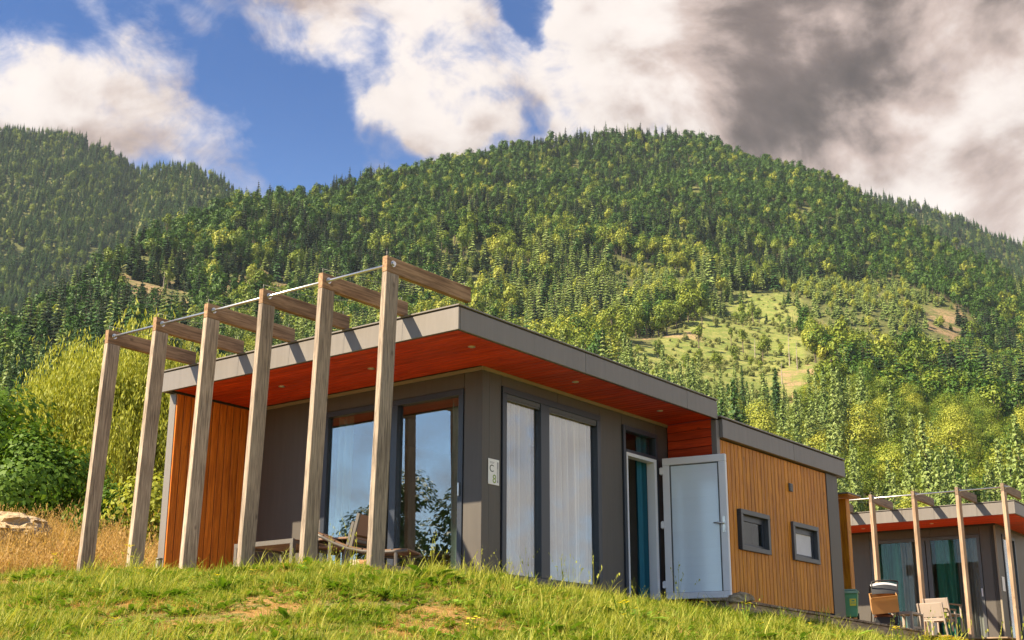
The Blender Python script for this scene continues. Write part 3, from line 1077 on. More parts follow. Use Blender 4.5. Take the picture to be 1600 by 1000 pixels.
def text(body, size, y, z, mat, parent, rot=0.0):
    cu = bpy.data.curves.new('lettering', 'FONT')
    cu.body = body
    cu.size = size
    cu.extrude = 0.0008
    cu.materials.append(MATS[mat])
    tmp = bpy.data.objects.new('lettering_curve', cu)
    me = bpy.data.meshes.new_from_object(tmp)
    bpy.data.objects.remove(tmp)
    o = bpy.data.objects.new('lettering', me)
    COL.objects.link(o)
    o.parent = parent
    o.location = (0.0095, y, z)
    o.rotation_euler = Matrix(((0, 0, 1), (1, 0, 0), (0, 1, 0))).to_euler() if rot == 0 else (Matrix(((0, 0, 1), (1, 0, 0), (0, 1, 0))) @ Matrix.Rotation(rot, 3, 'Z')).to_euler()
    return o


text('C', 0.125, 0.018, 0.155, 'sign_dark', sg)
text('8', 0.150, 0.080, 0.022, 'sign_green', sg)
m = MB()
m.box(0.0085, 0.0092, 0.030, 0.115, 0.272, 0.278)
m.box(0.0085, 0.0092, 0.030, 0.105, 0.258, 0.264)
m.build('small_print', 'sign_grey', sg)
m = MB()
m.box(0.0085, 0.0092, 0.168, 0.198, 0.03, 0.285)
m.build('stripe', 'sign_grey', sg)
m = MB()
m.box(0.0093, 0.0098, 0.180, 0.188, 0.06, 0.20)
m.build('stripe_print', 'sign_white', sg)

# ------------------------------------------------------------------ pergola


def pergola(label, loc, rz, xs, py, yb, zb, post_mat, beam_mat, lean=0.10, group=None, wires=True, ext=(0, 0)):
    pg = empty('pergola', loc, rz)
    tag(pg, label, 'pergola', group)
    th, dp, hb = 0.068, 0.19, 0.172
    for i, x in enumerate(xs):
        z0 = zb(i)
        me = bpy.data.meshes.new('post')
        bm = bmesh.new()
        bmesh.ops.create_cube(bm, size=1.0)
        bmesh.ops.scale(bm, vec=(th, dp, ZR - z0 - 0.001), verts=bm.verts)
        for v in bm.verts:
            if v.co.z < 0:
                v.co.y -= lean
        bmesh.ops.bevel(bm, geom=bm.edges[:], offset=0.004, segments=1, affect='EDGES')
        bm.to_mesh(me)
        bm.free()
        me.materials.append(MATS[post_mat])
        link('post', me, pg, (x + th / 2, -py + dp / 2, (ZR + z0) / 2))
        box('beam', x, x + th, -py, -yb, ZR + 0.001, ZR + hb, beam_mat, pg, 0.004)
        m = MB()
        yr, zr = -py + 0.085, ZR + 0.098
        m.tube([(x + th, yr, zr), (x + th + 0.012, yr, zr)], 0.034, 0, 16)
        m.tube([(x + th + 0.012, yr, zr), (x + th + 0.03, yr, zr)], 0.022, 0, 12)
        m.build('flange', 'steel', pg)
        m = MB()
        m.tube([(x + th / 2, -py + 0.03, ZR + hb), (x + th / 2, -py + 0.03, ZR + hb + 0.06)], 0.004, 0, 6)
        m.tube([(x + th / 2, -yb - 0.08, ZR + hb), (x + th / 2, -yb - 0.08, ZR + hb + 0.05)], 0.004, 0, 6)
        m.build('screw_pin', 'wire', pg)
    m = MB()
    m.tube([(xs[0] - ext[0], -py + 0.085, ZR + 0.098), (xs[-1] + 0.07 + ext[1], -py + 0.085, ZR + 0.098)], 0.016, 0, 12)
    m.build('rail', 'steel', pg)
    if wires:
        for i in range(len(xs) - 1):
            m = MB()
            a = Vector((xs[i] + th / 2, -py + 0.03, ZR + hb + 0.055))
            b = Vector((xs[i + 1] + th / 2, -yb - 0.08, ZR + hb + 0.045))
            pts = [a.lerp(b, k / 8) - Vector((0, 0, 0.10 * sin(pi * k / 8))) for k in range(9)]
            m.tube(pts, 0.0022, 0, 5)
            m.build('wire', 'wire', pg)
    return pg


PX = [0.9361 - (5 - i) * 0.9363 - 0.01 for i in range(6)]
pergola('weathered six post timber pergola leaning on the front of the large chalet', (0, 0, 0), 0, PX, 2.845, 1.465, lambda i: -0.35 + 0.03 * (5 - i), 'post_wood', 'beam_wood')

# ------------------------------------------------------------------ terrace deck and things on it
dk = empty('terrace_deck', (0, 0, -0.03))
tag(dk, 'low plank terrace in front of the glass under the pergola', 'deck')
y = -2.32
while y < -0.05:
    box('plank', -4.1, 0.44, y + 0.003, y + 0.137, -0.028, 0.0, 'deck', dk)
    y += 0.14
box('edge_board', -4.1, 0.47, -2.365, -2.322, -0.16, 0.004, 'deck_edge', dk)
box('edge_board', 0.442, 0.47, -2.32, -0.03, -0.17, 0.004, 'deck_edge', dk)
for x in (-4.0, -2.5, -1.0, 0.3):
    box('bearer', x, x + 0.08, -2.31, -0.04, -0.16, -0.029, 'deck', dk)

rngb = random.Random(5)
bl = [('pale stone block at the left end of the row on the deck corner', 'stone_chip', 0.10, -2.20, 0.13, 0.10, 0.07, 0.1),
      ('reddish brick piece in the middle of the row on the deck corner', 'brick_red', 0.245, -2.22, 0.12, 0.09, 0.055, -0.2),
      ('reddish splinter topped block behind the row on the deck corner', 'brick_red', 0.22, -2.09, 0.10, 0.08, 0.10, 0.5),
      ('flat pale stone at the right end of the row on the deck corner', 'stone_chip', 0.37, -2.20, 0.15, 0.09, 0.045, 0.3)]
for lb, mt, x, y, a, b, c, rz in bl:
    bm = bmesh.new()
    bmesh.ops.create_cube(bm, size=1.0)
    bmesh.ops.subdivide_edges(bm, edges=bm.edges[:], cuts=2, use_grid_fill=True)
    for v in bm.verts:
        v.co = Vector((v.co.x * a, v.co.y * b, v.co.z * c)) + Vector([rngb.uniform(-0.008, 0.008) for _ in range(3)])
        v.co.z = max(v.co.z, -c / 2)
    me = bpy.data.meshes.new('stone_block')
    bm.to_mesh(me)
    bm.free()
    me.materials.append(MATS[mt])
    tag(link('stone_block', me, None, (x, y, -0.03 + c / 2), (0, 0, rz)), lb, 'stone', 'blocks on the deck corner')


def slat_table(name, loc, rz, L, B, h, label, cat, frame='aluminium', top='slat_wood', n=6, group=None):
    t = empty(name, loc, rz)
    tag(t, label, cat, group)
    for i in range(n):
        box('slat', -L / 2 + 0.03, L / 2 - 0.03, -B / 2 + B / n * i + 0.006, -B / 2 + B / n * (i + 1) - 0.006, h - 0.022, h, top, t)
    m = MB()
    m.box(-L / 2, L / 2, -B / 2 - 0.03, -B / 2, h - 0.05, h + 0.002)
    m.box(-L / 2, L / 2, B / 2, B / 2 + 0.03, h - 0.05, h + 0.002)
    m.box(-L / 2, -L / 2 + 0.028, -B / 2, B / 2, h - 0.05, h - 0.024)
    m.box(L / 2 - 0.028, L / 2, -B / 2, B / 2, h - 0.05, h - 0.024)
    m.build('frame', frame, t)
    for sx in (-1, 1):
        for sy in (-1, 1):
            cx, cy = sx * (L / 2 - 0.025), sy * (B / 2 + 0.005)
            box('leg', cx - 0.025, cx + 0.025, cy - 0.025, cy + 0.025, 0, h - 0.051, frame, t)
    m = MB()
    m.box(L / 2 - 0.04, L / 2 - 0.012, -B / 2 + 0.021, B / 2 - 0.021, 0.12, 0.16)
    m.box(-L / 2 + 0.012, -L / 2 + 0.04, -B / 2 + 0.021, B / 2 - 0.021, 0.12, 0.16)
    m.build('stretcher', frame, t)
    return t


slat_table('slatted_table', (-1.80, -1.42, -0.03), 0, 1.00, 0.72, 0.43, 'low slatted wooden table with metal legs on the terrace of the large chalet', 'table')


def armchair(loc, rz, label, cloth, group=None, frame='aluminium', arms=True, wide=0.56, back_h=0.72):
    t = empty('garden_chair', loc, rz)
    tag(t, label, 'chair', group)
    w = wide / 2
    # chair faces -y, back at +y
    sm = MB()
    rot = Matrix.Translation((0, 0.20, 0.36)) @ Matrix.Rotation(radians(-14), 4, 'X')
    sm.box(-w + 0.03, w - 0.03, -0.012, 0.012, 0.02, back_h - 0.36, 0, 0.004, rot)
    sm.build('backrest', cloth, t)
    s2 = MB()
    s2.box(-w + 0.03, w - 0.03, -0.27, 0.20, 0.335, 0.358, 0, 0.004)
    s2.build('seat', cloth, t)
    for sx in (-1, 1):
        x = sx * w
        box('leg', x - 0.016, x + 0.016, -0.28, -0.245, 0.0, 0.52 if arms else 0.33, frame, t)
        m = MB()
        m.box(-0.016, 0.016, -0.018, 0.018, 0, back_h + 0.01, 0, 0, Matrix.Translation((x, 0.13, 0)) @ Matrix.Rotation(radians(-14), 4, 'X'))
        m.build('leg', frame, t)
        if arms:
            box('armrest', x - 0.022, x + 0.022, -0.29, 0.24, 0.521, 0.545, 'slat_wood', t)
    m = MB()
    m.box(-w + 0.017, w - 0.017, -0.275, -0.25, 0.30, 0.334)
    m.box(-w + 0.017, w - 0.017, 0.17, 0.195, 0.30, 0.334)
    m.build('crossbar', frame, t)
    return t


armchair((-1.02, -1.25, -0.03), radians(-78), 'lower brown garden chair of the stack beside the slatted terrace table', 'textile_brown', 'stacked terrace chairs', arms=False, back_h=0.62)
armchair((-0.95, -1.24, 0.06), radians(-78), 'upper brown garden chair of the stack beside the slatted terrace table', 'textile_brown', 'stacked terrace chairs', arms=False, back_h=0.62)
# lounger with curved slats
lg = empty('sun_lounger', (-0.62, -1.32, -0.03), radians(24))
tag(lg, 'curved slatted lounger standing between stacked chairs and terrace window', 'lounger')
prof = [(-0.55, 0.50), (-0.42, 0.44), (-0.28, 0.37), (-0.12, 0.31), (0.05, 0.275), (0.22, 0.26), (0.40, 0.262), (0.58, 0.27)]
for a, b in zip(prof[:-1], prof[1:]):
    ang = math.atan2(b[1] - a[1], b[0] - a[0])
    ln = math.hypot(b[0] - a[0], b[1] - a[1])
    o = link('slat', boxmesh(round(ln, 3) - 0.016, 0.52, 0.022, 'slat_wood', 0.004), lg, ((a[0] + b[0]) / 2, 0, (a[1] + b[1]) / 2), (0, -ang, 0))
for sy in (-0.275, 0.275):
    m = MB()
    m.tube([(p_[0], sy, p_[1] - 0.02) for p_ in prof], 0.018)
    m.build('side_rail', 'aluminium', lg)
    for sx, zz in ((-0.33, 0.365), (0.45, 0.235)):
        box('leg', sx - 0.018, sx + 0.018, sy - 0.012, sy + 0.012, 0, zz, 'aluminium', lg)
pp = MB()
pp.tube([(0, 0, 0), (0, 0, 0.48)], 0.04, 0, 14)
pp.tube([(0, 0, 0.46), (0, 0, 0.485)], 0.045, 0, 14)
tag(pp.build('drain_pipe', 'aluminium', None, (-4.02, -1.55, -0.12)), 'short grey pipe stub in the grass beside the wing wall', 'pipe')

# ------------------------------------------------------------------ boardwalk towards the second chalet
A0, A1 = Vector((1.30, 3.75, -0.03)), Vector((0.40, 13.35, -0.03))
bdir = (A1 - A0).normalized()
ang = math.atan2(bdir.y, bdir.x)
bw = empty('boardwalk', A0, ang)
tag(bw, 'plank boardwalk running past the cladded wing to the second chalet', 'boardwalk')
Lb = (A1 - A0).length
n = int(Lb / 0.145)
rngp = random.Random(11)
for i in range(n):
    jit = rngp.uniform(-0.012, 0.012)
    dep = 0.42 if i * 0.145 < 5.3 else 1.9
    box('plank', i * 0.145 + 0.005, i * 0.145 + 0.138, 0.0 + jit, dep + jit, -0.034 + jit * 0.2, 0.0 + jit * 0.2, 'deck', bw)
box('edge_board', 0.0, Lb, 0.03, 0.07, -0.22, -0.040, 'deck', bw)
for i in range(8):
    x = 0.1 + i * (Lb - 0.3) / 7
    box('bearer', x, x + 0.09, 0.072, 0.40, -0.22, -0.041, 'deck', bw)
# a rough stone as step at the end of the boardwalk
def rock(name, loc, sc, seed, mat, label, cat, sub=4, amp=0.25, rz=0.0):
    bm = bmesh.new()
    bmesh.ops.create_icosphere(bm, subdivisions=sub, radius=1.0)
    for v in bm.verts:
        d = v.co.normalized()
        k_ = 1 + amp * (mnoise.fractal(d * 1.3 + Vector((seed, 0, 0)), 1.0, 2.0, 5)) + 0.12 * mnoise.cell(d * 2.2 + Vector((seed, 3, 1)))
        v.co = Vector((d.x * k_ * sc[0], d.y * k_ * sc[1], max(d.z * k_, -0.6) * sc[2]))
    me = bpy.data.meshes.new(name)
    bm.to_mesh(me)
    bm.free()
    me.materials.append(MATS[mat])
    return tag(link(name, me, None, loc, (0, 0, rz)), label, cat)


rock('rock', (1.42, 3.80, -0.05), (0.18, 0.12, 0.09), 4.2, 'rock', 'small brown stone under the free edge of the open white door', 'rock', 3)
rz_ = height(np.array([-9.6]), np.array([-0.1]))[0]
rock('boulder', (-9.75, -0.25, rz_ + 0.20), (0.72, 0.6, 0.33), 1.5, 'rock', 'large sandy boulder on the dry grass bank at the far left', 'rock', 5, 0.22, 0.6)

# ------------------------------------------------------------------ orange timber screen between the chalets
ts = empty('timber_screen', (0, 0, 0))
tag(ts, 'narrow orange timber screen with small eave between the two chalets', 'screen')
for i in range(2):
    box('board', 0.385 + i * 0.118, 0.50 + i * 0.118, 9.46, 9.49, -0.05, 2.06, 'cladding', ts, 0.004)
box('board', 0.59, 0.618, 9.492, 9.62, -0.05, 2.06, 'cladding', ts, 0.004)
box('eave', 0.30, 0.78, 9.20, 9.75, 2.075, 2.10, 'cladding', ts, 0.004)
box('eave_cap', 0.29, 0.79, 9.19, 9.76, 2.102, 2.125, 'grey_fascia', ts, 0.004)

# ------------------------------------------------------------------ second chalet
T2, R2 = (0.516, 18.071, -0.052), 0.041
c2 = empty('chalet', T2, R2)
tag(c2, 'second smaller looking grey chalet with red soffit at the right edge', 'chalet')
fascia_roof(c2, 3.2, -4.6, (-1.6,), (1.0,))
soffit(c2, 3.2, -4.5)


def panel2(x0, x1, y0, y1, z0, z1, mat='grey_panel'):
    return box('wall_panel', x0, x1, y0, y1, z0, z1, mat, c2, 0.003)


panel2(-4.5, -2.95, 0, T, -0.15, H)
panel2(-2.945, -1.50, 0, T, 2.38, H)
panel2(-1.495, -0.36, 0, T, 2.38, H)
panel2(-0.355, -0.004, 0, T, -0.15, H)
panel2(-T, 0.0, 0.0, 0.50, -0.15, H)
panel2(-T, 0.0, 0.504, 1.6, 2.42, H)
panel2(-T, 0.0, 1.604, 3.2, -0.15, H)
box('plinth', -4.5, 0.02, -0.02, -0.002, -0.25, 0.0, 'dark_trim', c2)
m = MB()
m.box(-4.5, 0.022, -0.022, -0.002, H - 0.045, H - 0.002)
m.box(0.002, 0.022, 0.0, 3.2, H - 0.045, H - 0.002)
m.build('wall_trim', 'dark_trim', c2)
box('corner_trim', -0.03, 0.012, -0.014, -0.002, -0.1, H - 0.046, 'pale_trim', c2)
fw = ring_frame('terrace_window', c2, 'frame_grey', 'x', -0.015, 0.09, -2.94, -0.365, 0.0, 2.375, 0.07, [(-1.72, -1.62), (-1.60, -1.50)])
for a, b in ((-2.869, -1.721), (-1.499, -0.436)):
    m = MB()
    m.box(a, b, 0.03, 0.032, 0.071, 2.304)
    m.build('pane', 'glass_clear', fw)
box('window_handle', -0.415, -0.39, -0.05, -0.016, 0.98, 1.16, 'white_frame', fw)
fw = ring_frame('side_window', c2, 'frame', 'y', -0.085, 0.02, 0.51, 1.595, 0.0, 2.415, 0.07)
m = MB()
m.box(-0.04, -0.038, 0.581, 1.524, 0.071, 2.344)
m.build('pane', 'glass', fw)
m = MB()
m.box(-4.4, -0.16, 3.0, 3.05, -0.05, H)
m.box(-4.46, -4.4, 0.16, 3.0, -0.05, H)
m.box(-4.4, -0.16, 0.16, 3.0, H - 0.03, H + 0.02)
m.build('inner_wall', 'interior', c2)
box('inner_floor', -4.4, -0.16, 0.145, 3.0, -0.06, 0.0, 'interior_floor', c2)
for i, (a, b, mt, lb) in enumerate(((-2.86, -2.30, 'curtain_green', 'green curtain at the left end of the second chalet window'), (-2.28, -1.74, 'curtain_grey', 'grey curtain left of the middle mullion in the second chalet'),
                                    (-1.48, -0.98, 'curtain_green', 'green curtain right of the middle mullion in the second chalet'), (-0.96, -0.45, 'curtain_grey', 'grey curtain at the corner end of the second chalet window'))):
    curtain('curtain', a, b, 0.24, 0.02, 2.34, 'x', mt, lb, 'curtains of the second chalet', c2, 5, 0.055, 20 + i)
pergola('paler timber pergola in front of the second chalet at right', T2, R2, [0.9361 - k * 0.9363 for k in (5, 4, 3, 2, 1, 0)], 2.845, 1.465, lambda i: -0.40, 'post_wood_new', 'beam_wood_new', 0.0, None, True, (0.3, 0.1))
# plate on the second chalet
s2 = MB()
s2.box(0.002, 0.01, 0.16, 0.36, 1.10, 1.42)
o = s2.build('house_number_sign', 'sign_white')
o.location, o.rotation_euler = T2, (0, 0, R2)
tag(o, 'blank looking pale plate on the corner of the second chalet', 'sign')
dk2 = empty('terrace_deck', (T2[0], T2[1], -0.10), R2)
tag(dk2, 'plank terrace under the pergola of the second chalet', 'deck')
y = -4.2
while y < -0.1:
    box('plank', -4.5, 0.80 if y > -3.0 else 0.0, y + 0.003, y + 0.137, -0.03, 0.0, 'deck', dk2)
    y += 0.14

# wheelie bin
bn_ = empty('waste_bin', (0.70, 9.10, -0.03), radians(20))
bn_.scale = (0.80, 0.80, 0.74)
tag(bn_, 'green waste bin with yellow sticker beside the boardwalk', 'bin')
bm = bmesh.new()
bmesh.ops.create_cube(bm, size=1.0)
for v in bm.verts:
    k_ = 0.20 if v.co.z > 0 else 0.165
    v.co = Vector((v.co.x * 2 * k_, v.co.y * 2 * k_, 0.04 if v.co.z < 0 else 0.58))
bmesh.ops.bevel(bm, geom=bm.edges[:], offset=0.02, segments=2, affect='EDGES')
me = bpy.data.meshes.new('body')
bm.to_mesh(me)
bm.free()
me.materials.append(MATS['bin_green'])
link('body', me, bn_)
m = MB()
m.box(-0.225, 0.225, -0.235, 0.225, 0.585, 0.615, 0, 0.01)
m.box(-0.19, 0.19, -0.19, 0.19, 0.616, 0.655, 0, 0.018)
m.box(-0.215, 0.215, -0.25, -0.236, 0.56, 0.61)
m.tube([(-0.16, 0.25, 0.60), (0.16, 0.25, 0.60)], 0.016)
m.build('lid', 'bin_lid', bn_)
m = MB()
m.box(0.03, 0.16, -0.1945, -0.190, 0.28, 0.44)
m.build('sticker', 'yellow', bn_)
m = MB()
m.box(0.05, 0.15, -0.1965, -0.195, 0.335, 0.35)
m.box(0.07, 0.13, -0.1965, -0.195, 0.38, 0.41)
m.build('sticker_print', 'bin_green', bn_)
for sx in (-0.17, 0.17):
    m = MB()
    m.tube([(sx - 0.02, 0.15, 0.07), (sx + 0.02, 0.15, 0.07)], 0.07, 0, 18)
    m.build('wheel', 'rubber', bn_)

# stroller with a carton in it
st = empty('stroller', (-0.12, 12.75, -0.06), radians(28))
tag(st, 'black folding stroller loaded with an open carton near the second chalet', 'stroller')
for sx in (-0.24, 0.24):
    m = MB()
    m.tube([(sx, 0.38, 0.10), (sx, 0.05, 0.45), (sx, -0.20, 0.78), (sx, -0.34, 0.92)], 0.014)
    m.tube([(sx, -0.34, 0.08), (sx, -0.05, 0.42), (sx, 0.10, 0.62)], 0.014)
    m.tube([(sx, -0.30, 0.12), (sx, 0.34, 0.12)], 0.010)
    m.build('side_frame', 'frame_grey', st)
    for sy in (-0.36, 0.38):
        m = MB()
        pts = [(sx, sy + 0.085 * cos(a), 0.09 + 0.085 * sin(a)) for a in np.linspace(0, 2 * pi, 19)]
        m.tube(pts, 0.018, 0, 6, False)
        m.tube([(sx - 0.025, sy, 0.09), (sx + 0.025, sy, 0.09)], 0.022)
        for k_ in range(5):
            a = k_ * 2 * pi / 5
            m.tube([(sx, sy, 0.09), (sx, sy + 0.08 * cos(a), 0.09 + 0.08 * sin(a))], 0.006, 0, 5)
        m.build('wheel', 'rubber', st)
m = MB()
m.tube([(-0.24, -0.34, 0.92), (-0.12, -0.38, 0.94), (0.12, -0.38, 0.94), (0.24, -0.34, 0.92)], 0.016)
m.build('handle', 'rubber', st)
# hood: a fabric arch
v, f = [], []
nu, nv = 14, 8
for i in range(nu + 1):
    a = pi * (0.08 + 0.78 * i / nu)
    for j in range(nv + 1):
        x = -0.25 + 0.5 * j / nv
        bul = 0.05 * sin(pi * j / nv) + 0.012 * sin(i * 2.2)
        r = 0.30 + bul
        v.append((x, -0.02 - r * cos(a) * 0.95, 0.62 + r * sin(a) * 0.9))
for i in range(nu):
    for j in range(nv):
        q = i * (nv + 1) + j
        f.append((q, q + 1, q + nv + 2, q + nv + 1))
mi = [1 if 4 <= (k_ // nv) <= 6 else 0 for k_ in range(len(f))]
link('hood', pymesh('hood', v, f, ['stroller_fabric', 'stroller_pale'], True, mi), st)
m = MB()
m.box(-0.22, 0.22, -0.18, 0.20, 0.36, 0.42, 0, 0.02)
m.box(-0.22, 0.22, 0.16, 0.21, 0.40, 0.74, 0, 0.02)
m.build('seat', 'stroller_blue', st)
m = MB()
m.box(-0.21, 0.21, -0.26, 0.24, 0.14, 0.155)
m.box(-0.21, 0.21, -0.27, -0.255, 0.14, 0.26)
m.build('basket', 'stroller_fabric', st)
cb = empty('carton', (-0.12, 12.75, -0.06), radians(28))
tag(cb, 'open brown cardboard box lying in the stroller', 'box')
rotm = Matrix.Translation((-0.02, -0.22, 0.40)) @ Matrix.Rotation(radians(24), 4, 'X') @ Matrix.Rotation(radians(-6), 4, 'Y')
m = MB()
for a in ((-0.25, 0.25, -0.16, -0.148, 0, 0.30), (-0.25, 0.25, 0.148, 0.16, 0, 0.30), (-0.25, -0.238, -0.147, 0.147, 0, 0.30), (0.238, 0.25, -0.147, 0.147, 0, 0.30), (-0.25, 0.25, -0.16, 0.16, -0.012, -0.001)):
    m.box(*a, 0, 0, rotm)
m.build('wall', 'cardboard', cb)
m = MB()
m.box(-0.24, 0.24, -0.003, 0.003, 0.0, 0.13, 0, 0, rotm @ Matrix.Translation((0, -0.165, 0.30)) @ Matrix.Rotation(radians(60), 4, 'X'))
m.build('flap', 'cardboard', cb)
tag(rock('bundle', (-0.12, 12.62, 0.22), (0.19, 0.10, 0.06), 7.7, 'cardboard_inner', 'dark red bundle in the stroller basket under the carton', 'bundle', 3), 'dark red bundle in the stroller basket under the carton', 'bundle')
t2 = slat_table('side_table', (0.02, 13.55, -0.10), radians(2), 0.42, 0.62, 0.44, 'pale low side table between stroller and garden chair', 'table', 'textile_beige', 'textile_beige', 4)
armchair((0.30, 14.45, -0.10), radians(172), 'lower beige garden chair of the stacked pair by the second chalet', 'textile_beige', 'beige chairs by the second chalet', 'textile_beige', wide=0.52, back_h=0.66)
armchair((0.36, 14.62, 0.0), radians(172), 'upper beige garden chair of the stacked pair by the second chalet', 'textile_beige', 'beige chairs by the second chalet', 'textile_beige', wide=0.52, back_h=0.66)

# ------------------------------------------------------------------ trees


def leaf_quads(rng, cen, nrm, size, aspect=0.55):
    """rhombic leaves: cen (n,3), nrm (n,3) -> (4n,3)"""
    n = len(cen)
    nrm = nrm / (np.linalg.norm(nrm, axis=1, keepdims=True) + 1e-9)
    a = rng.normal(size=(n, 3))
    u = np.cross(nrm, a)
    u /= np.linalg.norm(u, axis=1, keepdims=True) + 1e-9
    w = np.cross(nrm, u)
    s = (size * rng.uniform(0.6, 1.35, n))[:, None]
    q = np.stack([cen + u * s * 0.5, cen + w * s * aspect * 0.5 + nrm * s * 0.12, cen - u * s * 0.5, cen - w * s * aspect * 0.5 + nrm * s * 0.12], 1)
    return q.reshape(-1, 3)


def tube_quads(pts, rs, seg=7):
    out = []
    rings = []
    for i, p in enumerate(pts):
        a, b = np.array(pts[max(0, i - 1)]), np.array(pts[min(len(pts) - 1, i + 1)])
        d = (b - a) / (np.linalg.norm(b - a) + 1e-9)
        h = np.array((1.0, 0.0, 0.0)) if abs(d[2]) > 0.7 else np.array((0.0, 0.0, 1.0))
        u = np.cross(d, h)
        u /= np.linalg.norm(u)
        w = np.cross(d, u)
        an = np.linspace(0, 2 * pi, seg, endpoint=False)
        rings.append(np.array(p) + rs[i] * (np.cos(an)[:, None] * u + np.sin(an)[:, None] * w))
    for i in range(len(rings) - 1):
        for j in range(seg):
            k_ = (j + 1) % seg
            out += [rings[i][j], rings[i][k_], rings[i + 1][k_], rings[i + 1][j]]
    return np.array(out)


def broad_tree(seed, h, rad, n, size, leaf, base=0.22, nl=16, lob=0.42, limbs=7):
    """returns (trunk mesh, crown mesh)"""
    rng = np.random.default_rng(seed)
    zc = h * (base + 1) / 2
    hz = h * (1 - base) / 2
    lobes = []
    for i in range(nl):
        d = rng.normal(size=3)
        d /= np.linalg.norm(d)
        k_ = rng.uniform(0.35, 0.78)
        taper = 1.0 - 0.35 * max(0, d[2])
        lobes.append((np.array((d[0] * rad * k_ * taper, d[1] * rad * k_ * taper, zc + d[2] * hz * k_)), rad * lob * rng.uniform(0.65, 1.2)))
    lobes.append((np.array((0, 0, zc)), rad * 0.6))
    lobes.append((np.array((rng.normal() * 0.15 * rad, rng.normal() * 0.15 * rad, h - rad * 0.45)), rad * 0.42))
    wts = np.array([l[1] ** 2 for l in lobes])
    pick_ = rng.choice(len(lobes), n, p=wts / wts.sum())
    C = np.array([l[0] for l in lobes])[pick_]
    Rr = np.array([l[1] for l in lobes])[pick_]
    d = rng.normal(size=(n, 3))
    d /= np.linalg.norm(d, axis=1, keepdims=True)
    rr = 1 - 0.5 * rng.random(n) ** 2.2
    # clump leaves: shrink in random sectors so the outline is uneven
    cl = vnoise(d[:, 0] * 3 + pick_ * 7.1 + 40, d[:, 1] * 3 + d[:, 2] * 3 + 40, seed)
    rr = rr * (0.72 + 0.5 * cl)
    P = C + d * (Rr * rr)[:, None] * np.array((1, 1, 0.85))
    cg = np.array((0, 0, zc))
    og = (P - cg) / rad
    nr = d * 0.7 + og * 0.9 + rng.normal(size=(n, 3)) * 0.33 + np.array((0, 0, 0.25))
    q = leaf_quads(rng, P, nr, size, 0.62)
    crown = quadmesh('crown', q, n, leaf)
    tq = [tube_quads([(0, 0, -0.6), (0.02 * h * rng.normal() * 0.3, 0, h * base), (0.03 * rad, 0.02 * rad, zc), (0, 0, h * 0.86)], [h * 0.022, h * 0.017, h * 0.010, h * 0.003])]
    for i in range(limbs):
        l = lobes[i][0]
        z0 = h * rng.uniform(base * 0.8, 0.55)
        mid = np.array((l[0] * 0.45, l[1] * 0.45, z0 + (l[2] - z0) * 0.4))
        tq.append(tube_quads([(0, 0, z0), mid, l], [h * 0.009, h * 0.006, h * 0.002], 5))
    tq = np.concatenate(tq)
    return quadmesh('trunk', tq, len(tq) // 4, 'bark'), crown


def conifer_tree(seed, h, rad, levels, per, leaf, base=0.10, pieces=3, wid=0.55):
    rng = np.random.default_rng(seed)
    Q = []
    for i in range(levels):
        t = i / (levels - 1)
        z = h * (base + (1 - base) * (t ** 0.92))
        r = rad * (1 - t) ** 0.82 * rng.uniform(0.8, 1.12) + 0.05 * rad
        m_ = max(3, int(per * (1 - 0.55 * t)))
        a0 = rng.uniform(0, 6.28)
        for j in range(m_):
            a = a0 + 2 * pi * j / m_ + rng.normal() * 0.22
            rl = r * rng.uniform(0.62, 1.12)
            drop = rng.uniform(0.22, 0.50) * rl
            dirv = np.array((cos(a), sin(a), 0))
            sd = np.array((-sin(a), cos(a), 0))
            w = wid * rl / pieces * 1.5 + 0.03 * h / levels
            p0 = np.array((0, 0, z)) + dirv * rl * 0.05
            for k_ in range(pieces):
                s0, s1 = k_ / pieces, (k_ + 1) / pieces
                c0 = p0 + dirv * rl * s0 - np.array((0, 0, drop * s0 ** 1.3))
                c1 = p0 + dirv * rl * s1 * 1.04 - np.array((0, 0, drop * s1 ** 1.3 + 0.02 * rl))
                w0 = w * (1.0 - 0.45 * s0)
                w1 = w * (1.0 - 0.45 * s1) * (0.35 if k_ == pieces - 1 else 1)
                tl = rng.normal() * 0.25
                Q += [c0 - sd * w0 - np.array((0, 0, w0 * (0.5 + tl))), c0 + np.array((0, 0, w0 * 0.25)), c1 + np.array((0, 0, w1 * 0.2)), c1 - sd * w1 - np.array((0, 0, w1 * (0.6 + tl)))]
                Q += [c0 + np.array((0, 0, w0 * 0.25)), c0 + sd * w0 - np.array((0, 0, w0 * (0.5 - tl))), c1 + sd * w1 - np.array((0, 0, w1 * (0.6 - tl))), c1 + np.array((0, 0, w1 * 0.2))]
    Q = np.array(Q)
    crown = quadmesh('crown', Q, len(Q) // 4, leaf)
    tq = tube_quads([(0, 0, -0.6), (0, 0, h * 0.5), (0, 0, h * 0.97)], [h * 0.016, h * 0.010, h * 0.002], 6)
    return quadmesh('trunk', tq, len(tq) // 4, 'bark'), crown


